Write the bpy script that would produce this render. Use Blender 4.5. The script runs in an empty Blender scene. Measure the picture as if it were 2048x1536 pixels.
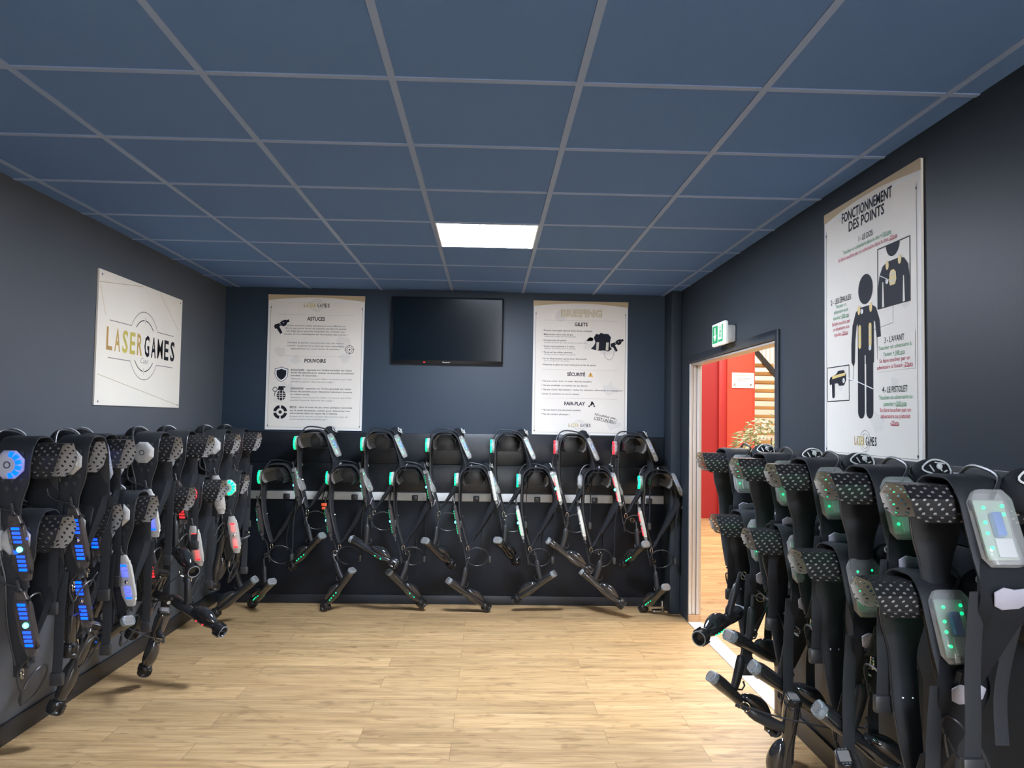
import bpy, bmesh, math, random
from mathutils import Vector, Matrix
random.seed(7)
PI = math.pi
S = bpy.context.scene
COL = S.collection

# ------------------------------------------------------------------ camera, world, exposure
XL, XR, YB, ZC = -2.23, 1.575, 6.55, 2.63      # left wall, right wall, back wall, ceiling
cam_d = bpy.data.cameras.new('camera'); cam = bpy.data.objects.new('camera', cam_d); COL.objects.link(cam)
cam_d.sensor_width = 36.0; cam_d.lens = 1547.5 / 2048 * 36.0; cam_d.clip_start = 0.05
pit, yaw, rol = 0.04578, 0.02961, 0.01667
fw = Vector((math.sin(yaw) * math.cos(pit), math.cos(yaw) * math.cos(pit), math.sin(pit)))
r0 = Vector((math.cos(yaw), -math.sin(yaw), 0)); u0 = r0.cross(fw)
rr = r0 * math.cos(rol) + u0 * math.sin(rol); uu = -r0 * math.sin(rol) + u0 * math.cos(rol)
cm = Matrix((rr, uu, -fw)).transposed().to_4x4(); cm.translation = (0, 0, 1.549)
cam.matrix_world = cm
S.camera = cam
w = bpy.data.worlds.new('world'); S.world = w; w.use_nodes = True
w.node_tree.nodes['Background'].inputs[0].default_value = (0.8, 0.9, 1.0, 1)
w.node_tree.nodes['Background'].inputs[1].default_value = 0.15
S.view_settings.view_transform = 'Standard'; S.view_settings.look = 'None'
S.view_settings.exposure = 1.12; S.view_settings.gamma = 1.0; S.view_settings.use_curve_mapping = False
PANEL_POWER = 60.0

def area_light(name, loc, size, energy, color=(1, 1, 1), rot=(0, 0, 0), size_y=None):
    l = bpy.data.lights.new(name, 'AREA'); l.energy = energy; l.color = color
    l.shape = 'RECTANGLE'; l.size = size; l.size_y = size_y or size
    o = bpy.data.objects.new(name, l); o.location = loc; o.rotation_euler = rot; COL.objects.link(o)
    return o
area_light('hall_lamp', (3.0, 6.0, 4.1), 2.0, 105, (1.0, 0.93, 0.85))
area_light('hall_lamp', (5.2, 15.2, 4.3), 2.0, 95, (1.0, 0.95, 0.88))
area_light('hall_lamp', (3.6, 10.0, 4.1), 2.0, 135, (1.0, 0.94, 0.87))

area_light('rear_fill_light', (.93, -3.24, 1.1), 1.1, 48, (.98, .98, 1.0), (PI / 2, 0, 0), 2.05)      # added fill light behind the camera, brightens the posters

# ------------------------------------------------------------------ materials
MATS = {}
def pmat(name, col, rough=0.5, metal=0.0, spec=0.5, coat=0.0, alpha=1.0, emit=None, estr=0.0, trans=0.0):
    m = bpy.data.materials.new(name); m.use_nodes = True
    b = m.node_tree.nodes['Principled BSDF']
    b.inputs['Base Color'].default_value = (*col, 1); b.inputs['Roughness'].default_value = rough
    b.inputs['Metallic'].default_value = metal; b.inputs['Specular IOR Level'].default_value = spec
    b.inputs['Coat Weight'].default_value = coat; b.inputs['Coat Roughness'].default_value = 0.05
    b.inputs['Alpha'].default_value = alpha; b.inputs['Transmission Weight'].default_value = trans
    if emit:
        b.inputs['Emission Color'].default_value = (*emit, 1); b.inputs['Emission Strength'].default_value = estr
    MATS[name] = m
    return m
def N(m, t, **kw):
    n = m.node_tree.nodes.new(t)
    for k, v in kw.items(): setattr(n, k, v)
    return n
def L(m, a, b): m.node_tree.links.new(a, b)
def bsdf(m): return m.node_tree.nodes['Principled BSDF']
def noise_bump(m, scale, strength, dist=0.002, detail=4):
    tc = N(m, 'ShaderNodeTexCoord'); nz = N(m, 'ShaderNodeTexNoise'); bp = N(m, 'ShaderNodeBump')
    nz.inputs['Scale'].default_value = scale; nz.inputs['Detail'].default_value = detail
    bp.inputs['Strength'].default_value = strength; bp.inputs['Distance'].default_value = dist
    L(m, tc.outputs['Object'], nz.inputs['Vector']); L(m, nz.outputs['Fac'], bp.inputs['Height'])
    L(m, bp.outputs['Normal'], bsdf(m).inputs['Normal'])
    return nz
def vary(m, scale, c1, c2, stretch=(1, 1, 1)):
    tc = N(m, 'ShaderNodeTexCoord'); mp = N(m, 'ShaderNodeMapping'); nz = N(m, 'ShaderNodeTexNoise'); mx = N(m, 'ShaderNodeMix', data_type='RGBA')
    mp.inputs['Scale'].default_value = stretch; nz.inputs['Scale'].default_value = scale; nz.inputs['Detail'].default_value = 5
    L(m, tc.outputs['Object'], mp.inputs['Vector']); L(m, mp.outputs['Vector'], nz.inputs['Vector'])
    L(m, nz.outputs['Fac'], mx.inputs[0])
    mx.inputs[6].default_value = (*c1, 1); mx.inputs[7].default_value = (*c2, 1)
    L(m, mx.outputs[2], bsdf(m).inputs['Base Color'])

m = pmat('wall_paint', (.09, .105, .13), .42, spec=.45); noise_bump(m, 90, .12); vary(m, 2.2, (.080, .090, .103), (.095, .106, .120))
m = pmat('wall_paint_right_shade', (.04, .05, .062), .50, spec=.25); noise_bump(m, 90, .12); vary(m, 2.2, (.026, .034, .043), (.032, .041, .051))  # same wall paint, darkened for the weaker light on this side
m = pmat('wall_paint_back_shade', (.03, .055, .09), .45, spec=.4); noise_bump(m, 90, .12); vary(m, 2.2, (.014, .029, .050), (.019, .037, .060))  # same wall paint, with dimmer, bluer light put into the colour
m = pmat('board_paint', (.012, .016, .023), .35, spec=.5); noise_bump(m, 25, .25, .004); vary(m, 3, (.006, .008, .012), (.011, .014, .019), (1, 1, 6))
m = pmat('panel_paint', (.008, .011, .017), .5, spec=.3); noise_bump(m, 30, .1)
m = pmat('tile', (.115, .215, .45), .85, spec=.2); noise_bump(m, 400, .3, .002)
m = pmat('tbar', (.25, .34, .54), .5)
m = pmat('baseboard_paint', (.016, .019, .025), .4)
m = pmat('door_frame_paint', (.03, .035, .042), .35)
m = pmat('aluminium', (.62, .60, .58), .38, metal=.55)
m = pmat('raw_wood', (.60, .36, .19), .6); vary(m, 6, (.62, .38, .2), (.5, .28, .14), (1, 1, 8))
m = pmat('white_metal', (.85, .85, .83), .4)
m = pmat('white_rail', (.62, .62, .60), .5); vary(m, 18, (.66, .66, .64), (.5, .5, .49))
m = pmat('white_plastic', (.8, .82, .82), .35)
m = pmat('lamp_frame', (.8, .8, .8), .4)
m = pmat('lamp_diffuser', (1, 1, 1), .5, emit=(.89, .985, 1.17), estr=PANEL_POWER)
m = pmat('screen', (.002, .007, .013), .15, spec=.3)
m = pmat('tv_plastic', (.006, .008, .011), .25)
m = pmat('paper', (.70, .68, .63), .55); vary(m, 3.2, (.86, .815, .735), (.76, .71, .63))
m = pmat('paper_edge', (.80, .80, .79), .5)
m = pmat('gold_band', (.56, .44, .27), .5); vary(m, 2, (.58, .46, .29), (.50, .38, .22))
m = pmat('ink', (.014, .015, .023), .6, spec=.15)
m = pmat('ink_grey', (.14, .14, .15), .6)
m = pmat('ink_faint', (.42, .40, .36), .6)
m = pmat('gold_a', (.50, .29, .085), .5); m = pmat('gold_b', (.55, .36, .10), .5); m = pmat('gold_c', (.60, .50, .10), .5)
m = pmat('pale_gold', (.70, .63, .45), .5); m = pmat('pale_glow', (.50, .40, .23), .5)
m = pmat('ink_green', (.07, .30, .13), .6); m = pmat('ink_red', (.50, .035, .075), .6)
m = pmat('ink_white', (.86, .86, .84), .5); m = pmat('ink_yellow', (.78, .58, .20), .5); m = pmat('warn_orange', (.75, .38, .05), .5)
m = pmat('stain', (.58, .52, .45), .6)
m = pmat('sign_green', (.0, .27, .09), .35, emit=(.0, .30, .09), estr=.25)
m = pmat('sign_white', (.85, .87, .86), .35, emit=(.9, 1, .95), estr=.16)
m = pmat('red_shaded', (.31, .016, .02), .45); m = pmat('red_lit', (.56, .062, .036), .45); m = pmat('red_half_lit', (.40, .03, .03), .45)  # one red paint; light and shade of each face put into its tone
m = pmat('hall_wall', (.75, .70, .62), .7); m = pmat('dark_steel', (.045, .05, .055), .4)
m = pmat('tread_wood', (.62, .36, .13), .5); vary(m, 4, (.66, .40, .15), (.5, .28, .1), (1, 8, 8))
m = pmat('leaf', (.42, .46, .24), .5); vary(m, 9, (.66, .66, .46), (.20, .27, .14))
m = pmat('bark', (.16, .10, .06), .8); m = pmat('pot', (.12, .12, .13), .5); m = pmat('soil', (.03, .02, .015), .9)
# vest and pistol materials
m = pmat('foam', (.024, .026, .030), .55, spec=.4); noise_bump(m, 160, .25)
m = pmat('fabric', (.017, .0185, .022), .85, spec=.25); noise_bump(m, 500, .4)
m = pmat('webbing', (.028, .030, .034), .7, spec=.3); noise_bump(m, 700, .4)
m = pmat('rubber', (.035, .036, .038), .38, spec=.5)
m = pmat('grip_rubber', (.022, .023, .025), .45, spec=.5)
m = pmat('smoked', (.022, .023, .025), .10, spec=.8, coat=.7, alpha=.95)
m = pmat('muzzle', (.012, .012, .013), .3, spec=.6)
m = pmat('bezel', (.22, .25, .27), .4); m = pmat('lcd', (.20, .19, .18), .15); m = pmat('button', (.10, .11, .12), .4)
m = pmat('chrome', (.75, .74, .70), .15, metal=1.0); m = pmat('brass', (.62, .50, .28), .25, metal=1.0)
m = pmat('blue_clip', (.03, .16, .55), .35)
m = pmat('orange_clip', (.75, .10, .03), .4)
m = pmat('patch', (.46, .45, .52), .4); noise_bump(m, 60, .8, .006)
m = pmat('badge_white', (.80, .80, .78), .5)
m = pmat('pcb', (.42, .50, .42), .4); m = pmat('pcb_pale', (.55, .55, .45), .5); m = pmat('cap_blue', (.05, .22, .62), .3)
m = pmat('label_white', (.75, .75, .74), .6)
m = pmat('clear_shell', (.75, .76, .75), .12, spec=.6, coat=.5, alpha=.32)
m = pmat('smoked_shell', (.16, .13, .12), .12, spec=.6, coat=.5, alpha=.38)
m = pmat('pale_shell', (.62, .61, .58), .2, spec=.5, coat=.3, alpha=.75)
LED = {'g': ((.0, 1.0, .35), .75), 'r': ((1.0, .02, .03), 1.0), 'b': ((.0, .06, 1.0), 2.0), 'c': ((.1, .9, .9), 3.0), 'o': ((1, .25, .05), 4.0)}
for k, (c, s) in LED.items(): pmat('led_' + k, c, .4, emit=c, estr=s)
pmat('led_n', (.5, .5, .48), .3)

# perforated steel hanger: holes cut by a regular grid in object space
def perforated(name, col, metal, rough):
    m = pmat(name, col, rough, metal=metal)
    tc = N(m, 'ShaderNodeUVMap'); tc.uv_map = 'UVMap'
    def grid(off):
        mp = N(m, 'ShaderNodeMapping'); mp.inputs['Location'].default_value = (*off, 0)
        L(m, tc.outputs['UV'], mp.inputs['Vector'])
        fr = N(m, 'ShaderNodeVectorMath', operation='FRACTION'); L(m, mp.outputs['Vector'], fr.inputs[0])
        ds = N(m, 'ShaderNodeVectorMath', operation='DISTANCE'); L(m, fr.outputs['Vector'], ds.inputs[0]); ds.inputs[1].default_value = (.5, .5, 0)
        lt = N(m, 'ShaderNodeMath', operation='LESS_THAN'); L(m, ds.outputs['Value'], lt.inputs[0]); lt.inputs[1].default_value = .15
        return lt
    a, b = grid((0, 0)), grid((.5, .5))
    mx = N(m, 'ShaderNodeMath', operation='MAXIMUM'); L(m, a.outputs[0], mx.inputs[0]); L(m, b.outputs[0], mx.inputs[1])
    sb = N(m, 'ShaderNodeMath', operation='SUBTRACT'); sb.inputs[0].default_value = 1.0; L(m, mx.outputs[0], sb.inputs[1])
    L(m, sb.outputs[0], bsdf(m).inputs['Alpha'])
perforated('perf_black', (.018, .018, .020), 0.0, .4)
perforated('perf_steel', (.62, .60, .57), .6, .35)

# laminate oak floor
m = pmat('oak', (.5, .34, .18), .42, spec=.35)
def build_oak(m):
    tc = N(m, 'ShaderNodeTexCoord'); br = N(m, 'ShaderNodeTexBrick')
    br.offset = .37; br.offset_frequency = 2; br.squash = 1
    for k, v in {'Scale': 1.0, 'Mortar Size': .0012, 'Mortar Smooth': .1, 'Bias': 0, 'Brick Width': 1.2, 'Row Height': .19}.items(): br.inputs[k].default_value = v
    br.inputs['Color1'].default_value = (0, 0, 0, 1); br.inputs['Color2'].default_value = (1, 1, 1, 1); br.inputs['Mortar'].default_value = (.5, .5, .5, 1)
    mp0 = N(m, 'ShaderNodeMapping'); mp0.inputs['Location'].default_value = (.15, .03, 0)
    L(m, tc.outputs['Object'], mp0.inputs['Vector']); L(m, mp0.outputs['Vector'], br.inputs['Vector'])
    ml = N(m, 'ShaderNodeMath', operation='MULTIPLY'); ml.inputs[1].default_value = 37.0; L(m, br.outputs['Color'], ml.inputs[0])
    def nz(scale, stretch, detail, dist=0.0):
        mp = N(m, 'ShaderNodeMapping'); mp.inputs['Scale'].default_value = stretch
        n = N(m, 'ShaderNodeTexNoise', noise_dimensions='4D'); n.inputs['Scale'].default_value = scale; n.inputs['Detail'].default_value = detail; n.inputs['Distortion'].default_value = dist
        L(m, tc.outputs['Object'], mp.inputs['Vector']); L(m, mp.outputs['Vector'], n.inputs['Vector']); L(m, ml.outputs[0], n.inputs['W'])
        return n
    n1 = nz(4.0, (.45, 6, 1), 6, .6); n2 = nz(14, (.35, 9, 1), 5, .2); n3 = nz(5, (1, 3.2, 1), 3, 1.5)
    cr = N(m, 'ShaderNodeValToRGB'); L(m, n1.outputs['Fac'], cr.inputs['Fac'])
    e = cr.color_ramp.elements; e[0].position = .28; e[0].color = (.36, .225, .105, 1); e[1].position = .68; e[1].color = (.60, .42, .225, 1)
    k = cr.color_ramp.elements.new(.48); k.color = (.50, .335, .165, 1)
    mx = N(m, 'ShaderNodeMix', data_type='RGBA', blend_type='MULTIPLY'); mx.inputs[0].default_value = .8
    cr2 = N(m, 'ShaderNodeValToRGB'); L(m, n2.outputs['Fac'], cr2.inputs['Fac'])
    e = cr2.color_ramp.elements; e[0].position = .3; e[0].color = (.70, .66, .62, 1); e[1].position = .6; e[1].color = (1.08, 1.06, 1.04, 1)
    L(m, cr.outputs[0], mx.inputs[6]); L(m, cr2.outputs[0], mx.inputs[7])
    mk = N(m, 'ShaderNodeMix', data_type='RGBA', blend_type='MULTIPLY'); mk.inputs[0].default_value = .8
    cr3 = N(m, 'ShaderNodeValToRGB'); L(m, n3.outputs['Fac'], cr3.inputs['Fac'])
    e = cr3.color_ramp.elements; e[0].position = .28; e[0].color = (.52, .46, .42, 1); e[1].position = .46; e[1].color = (1, 1, 1, 1)
    L(m, mx.outputs[2], mk.inputs[6]); L(m, cr3.outputs[0], mk.inputs[7])
    hv = N(m, 'ShaderNodeHueSaturation'); L(m, mk.outputs[2], hv.inputs['Color'])
    mr = N(m, 'ShaderNodeMapRange'); mr.inputs[3].default_value = .86; mr.inputs[4].default_value = 1.14; L(m, br.outputs['Color'], mr.inputs[0]); L(m, mr.outputs[0], hv.inputs['Value'])
    md = N(m, 'ShaderNodeMix', data_type='RGBA'); L(m, br.outputs['Fac'], md.inputs[0]); L(m, hv.outputs[0], md.inputs[6]); md.inputs[7].default_value = (.20, .12, .055, 1)
    L(m, md.outputs[2], bsdf(m).inputs['Base Color'])
    bp = N(m, 'ShaderNodeBump'); bp.inputs['Strength'].default_value = .15; bp.inputs['Distance'].default_value = .001
    L(m, n2.outputs['Fac'], bp.inputs['Height']); L(m, bp.outputs['Normal'], bsdf(m).inputs['Normal'])
build_oak(m)
M = MATS

# ------------------------------------------------------------------ mesh helpers
class G:
    """collects geometry for ONE mesh object"""
    def __init__(s): s.v = []; s.f = []; s.mi = []; s.sm = []; s.uv = {}
    def add(s, vs, fs, mi=0, smooth=True):
        o = len(s.v); s.v += [tuple(v) for v in vs]
        for f in fs: s.f.append([i + o for i in f]); s.mi.append(mi); s.sm.append(smooth)
        return s
    def box(s, lo, hi, mi=0):
        (a, b, c), (d, e, f) = lo, hi
        return s.add([(a, b, c), (d, b, c), (d, e, c), (a, e, c), (a, b, f), (d, b, f), (d, e, f), (a, e, f)],
                     [(0, 3, 2, 1), (4, 5, 6, 7), (0, 1, 5, 4), (1, 2, 6, 5), (2, 3, 7, 6), (3, 0, 4, 7)], mi, False)
    def obox(s, c, ax, ay, az, mi=0):            # oriented box: centre and three half-axes
        c, ax, ay, az = map(Vector, (c, ax, ay, az))
        vs = [c + ax * i + ay * j + az * k for k in (-1, 1) for j in (-1, 1) for i in (-1, 1)]
        return s.add(vs, [(0, 2, 3, 1), (4, 5, 7, 6), (0, 1, 5, 4), (1, 3, 7, 5), (3, 2, 6, 7), (2, 0, 4, 6)], mi, False)
    def rings(s, rs, mi=0, cap=True, closed=False, smooth=True):   # loft a list of equal-length rings
        n = len(rs[0]); o = len(s.v); vs = [p for r in rs for p in r]; fs = []
        k = len(rs)
        for i in range(k if closed else k - 1):
            for j in range(n):
                a, b = i * n + j, i * n + (j + 1) % n; c, d = ((i + 1) % k) * n + (j + 1) % n, ((i + 1) % k) * n + j
                fs.append((a, b, c, d))
        if cap and not closed: fs += [tuple(range(n))[::-1], tuple(range((k - 1) * n, k * n))]
        return s.add(vs, fs, mi, smooth)
    def tube(s, pts, r, n=8, mi=0, closed=False):
        pts = [Vector(p) for p in pts]; k = len(pts); rs = []; up = Vector((.13, .31, .94))
        for i, p in enumerate(pts):
            a = pts[(i - 1) % k] if (closed or i) else p; b = pts[(i + 1) % k] if (closed or i < k - 1) else p
            t = (b - a).normalized(); x = t.cross(up)
            if x.length < .05: x = t.cross(Vector((1, 0, 0)))
            x.normalize(); y = x.cross(t); rad = r[i] if isinstance(r, (list, tuple)) else r
            up = y if not closed else up
            rs.append([p + (x * math.cos(q) + y * math.sin(q)) * rad for q in [2 * PI * j / n for j in range(n)]])
        return s.rings(rs, mi, True, closed)
    def sphere(s, c, r, mi=0, nu=10, nv=6):
        rx, ry, rz = r if isinstance(r, (tuple, list)) else (r, r, r); rs = []
        for i in range(nv + 1):
            a = -PI / 2 + PI * (i + .02) / (nv + .04)
            rs.append([(c[0] + rx * math.cos(a) * math.cos(q), c[1] + ry * math.cos(a) * math.sin(q), c[2] + rz * math.sin(a)) for q in [2 * PI * j / nu for j in range(nu)]])
        return s.rings(rs, mi)
    def prism(s, poly, fn, d0, d1, mi=0, smooth=False):   # polygon extruded; fn(a, b, depth) -> point
        n = len(poly); vs = [fn(a, b, d0) for a, b in poly] + [fn(a, b, d1) for a, b in poly]
        fs = [tuple(range(n))[::-1], tuple(range(n, 2 * n))] + [(i, (i + 1) % n, n + (i + 1) % n, n + i) for i in range(n)]
        return s.add(vs, fs, mi, smooth)
    def obj(s, name, mats, parent=None, bevel=0, fix=True, sharp=40):
        me = bpy.data.meshes.new(name); me.from_pydata(s.v, [], s.f)
        for mm in (mats if isinstance(mats, (list, tuple)) else [mats]): me.materials.append(M[mm] if isinstance(mm, str) else mm)
        for p, mi, sm in zip(me.polygons, s.mi, s.sm): p.material_index = mi; p.use_smooth = sm
        if s.uv:
            ul = me.uv_layers.new(name='UVMap')
            for p in me.polygons:
                for li in p.loop_indices: ul.data[li].uv = s.uv.get(me.loops[li].vertex_index, (0, 0))
        if fix or bevel:
            bm = bmesh.new(); bm.from_mesh(me)
            if bevel:
                bmesh.ops.remove_doubles(bm, verts=bm.verts, dist=1e-6)
                ed = [e for e in bm.edges if len(e.link_faces) == 2 and e.calc_face_angle(0) > .6]
                bmesh.ops.bevel(bm, geom=ed, offset=bevel, segments=2, affect='EDGES', profile=.5)
                for f in bm.faces: f.smooth = True
            if fix: bmesh.ops.recalc_face_normals(bm, faces=bm.faces)
            bm.to_mesh(me); bm.free()
        me.set_sharp_from_angle(angle=math.radians(sharp))
        o = bpy.data.objects.new(name, me); COL.objects.link(o)
        if parent is not None: o.parent = parent
        return o
def tag(o, label, cat, group=None):
    o['label'] = label; o['category'] = cat
    if group: o['group'] = group
    return o
def struct(o): o['kind'] = 'structure'; return o
def empty(name, mat=None):
    o = bpy.data.objects.new(name, None); o.empty_display_size = .05; COL.objects.link(o)
    if mat is not None: o.matrix_world = mat
    return o
def copy_tree(o, parent=None):
    c = o.copy(); COL.objects.link(c)
    if parent is not None: c.parent = parent
    for ch in [x for x in KIDS.get(o.name, [])]: copy_tree(ch, c)
    return c
KIDS = {}
def note_kids(root):
    for o in list(COL.objects):
        if o.parent is not None: KIDS.setdefault(o.parent.name, [])
    def rec(o):
        KIDS[o.name] = [c for c in COL.objects if c.parent == o]
        for c in KIDS[o.name]: rec(c)
    rec(root)
def arc(c, r, a0, a1, n): return [(c[0] + r * math.cos(a0 + (a1 - a0) * i / n), c[1] + r * math.sin(a0 + (a1 - a0) * i / n)) for i in range(n + 1)]

# ------------------------------------------------------------------ room shell
GX0, GY0 = -0.9266, 2.4289                       # ceiling grid origin, 0.6 m cells
struct(G().box((XL - .1, -3.2, -.08), (XR + .05, YB + .1, 0)).box((XR + .05, 1.5, -.08), (9.0, 17.2, 0)).obj('floor', 'oak'))
DY0, DY1, DZ = 4.19, 6.05, 2.015                 # door opening in the right wall
struct(G().box((XL - .1, -3.2, 0), (XL, YB + .1, ZC + .1)).obj('wall_left', 'wall_paint'))
struct(G().box((XL, YB, 0), (XR + .1, YB + .1, ZC + .1)).obj('wall_back', 'wall_paint_back_shade'))
struct(G().box((XR, -3.2, 0), (XR + .1, DY0, ZC + .1)).box((XR, DY0, DZ), (XR + .1, DY1, ZC + .1)).box((XR, DY1, 0), (XR + .1, YB, ZC + .1)).obj('wall_right', 'wall_paint_right_shade'))
struct(G().box((XL - .1, -3.3, 0), (.35, -3.2, ZC + .1)).box((1.51, -3.3, 0), (XR + .1, -3.2, ZC + .1)).box((.35, -3.3, 2.15), (1.51, -3.2, ZC + .1)).obj('wall_front', 'wall_paint'))  # unseen rear wall, its opening added to hold the fill light
struct(G().box((1.492, 6.29, 0), (XR - .002, YB - .002, ZC - .002)).obj('trim_1', 'wall_paint_right_shade', bevel=.004))
g = G().box((XL, -3.2, ZC), (XR, YB, ZC + .05))
for c in range(-2, 5): x = GX0 + .6 * c; g.box((x - .012, -3.2, ZC - .004), (x + .012, YB, ZC), 1)
for r in range(-9, 7):
    y = GY0 + .6 * r
    g.box((XL, y - .012, ZC - .0038), (XR, y + .012, ZC), 1)
struct(g.obj('ceiling', ['tile', 'tbar']))
# baseboards
struct(G().box((XL, -3.2, 0), (XL + .014, YB, .10)).obj('baseboard_left', 'baseboard_paint', bevel=.003))
struct(G().box((XL + .014, YB - .014, 0), (1.49, YB, .075)).obj('baseboard_back', 'baseboard_paint', bevel=.003))
struct(G().box((XR - .014, -3.2, 0), (XR, DY0 - .05, .10)).obj('baseboard_right', 'baseboard_paint', bevel=.003))
# plank cladding behind the hangers: a board of two planks on each wall
BT = .03
struct(G().box((XL + .04, YB - BT, 1.165), (1.488, YB, 1.42)).box((XL + .04, YB - BT + .006, .935), (1.488, YB, 1.160)).obj('trim_2', 'board_paint', bevel=.003))
struct(G().box((XL, -1.0, 1.165), (XL + BT, YB - .032, 1.42)).box((XL, -1.0, .935), (XL + BT - .006, YB - .032, 1.160)).obj('trim_3', 'board_paint', bevel=.003))
struct(G().box((XR - BT, -1.0, 1.165), (XR, DY0 - .07, 1.42)).box((XR - BT + .006, -1.0, .935), (XR, DY0 - .07, 1.160)).obj('trim_4', 'board_paint', bevel=.003))
# black panel covering the foot of the back wall
struct(G().box((XL + .016, YB - .010, .077), (1.49, YB, .852)).obj('trim_5', 'panel_paint', bevel=.002))
# white cable rails under the boards
tag(G().box((XL + .2, YB - .035, .858), (1.488, YB, .925)).obj('cable_rail', 'white_rail', bevel=.003), 'white cable trunking running along the back wall below the black planks', 'cable rail', 'white cable rails')
tag(G().box((XL, -1.0, .845), (XL + .035, YB - .05, .925)).obj('cable_rail', 'white_rail', bevel=.003), 'white cable trunking running along the left wall behind the vests', 'cable rail', 'white cable rails')
# door opening
d = struct(G().box((XR - .012, DY0 - .05, 0), (XR + .004, DY0, DZ + .05)).box((XR - .012, DY0, DZ), (XR + .004, DY1 + .0, DZ + .05)).obj('door_1', 'door_frame_paint', bevel=.002))
G().box((XR + .002, DY1 - .018, .06), (XR + .028, DY1 + .002, DZ)).box((XR + .031, DY1 - .010, .06), (XR + .06, DY1 + .002, DZ)).box((XR + .063, DY1 - .018, .06), (XR + .098, DY1 + .002, DZ)).obj('jamb_profile', 'aluminium', d, bevel=.003)
G().box((XR + .002, DY1 - .03, 0.001), (XR + .098, DY1 + .004, .058)).obj('wood_block', 'raw_wood', d, bevel=.004)
G().box((XR + .006, DY0, DZ - .016), (XR + .096, DY1 - .02, DZ)).obj('top_track', 'aluminium', d, bevel=.002)
G().box((XR - .004, DY0, 0.0005), (XR + .10, DY1 - .03, .008)).obj('threshold', 'white_metal', d, bevel=.002)

# ------------------------------------------------------------------ ceiling lamps
def ceiling_panel(r, label, c=1):
    x0, x1, y0, y1 = GX0 + .6 * c + .012, GX0 + .6 * c + .588, GY0 + .6 * r + .012, GY0 + .6 * (r + 1) - .012
    o = G().box((x0, y0, ZC - .006), (x0 + .008, y1, ZC)).box((x1 - .008, y0, ZC - .006), (x1, y1, ZC)).box((x0 + .008, y0, ZC - .006), (x1 - .008, y0 + .008, ZC)).box((x0 + .008, y1 - .008, ZC - .006), (x1 - .008, y1, ZC)).obj('ceiling_lamp', 'lamp_frame')
    G().box((x0 + .008, y0 + .008, ZC - .004), (x1 - .008, y1 - .008, ZC - .001)).obj('diffuser', 'lamp_diffuser', o)
    tag(o, label, 'ceiling lamp', 'square ceiling lamps')
ceiling_panel(3, 'square white light panel glowing in the dark tiled ceiling')
ceiling_panel(-6, 'square white light panel in the ceiling behind the camera', 2)
ceiling_panel(-9, 'added square white fill panel in the ceiling at the far rear of the room', 1)  # extra panel out of view, added to lift the back-wall posters

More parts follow.
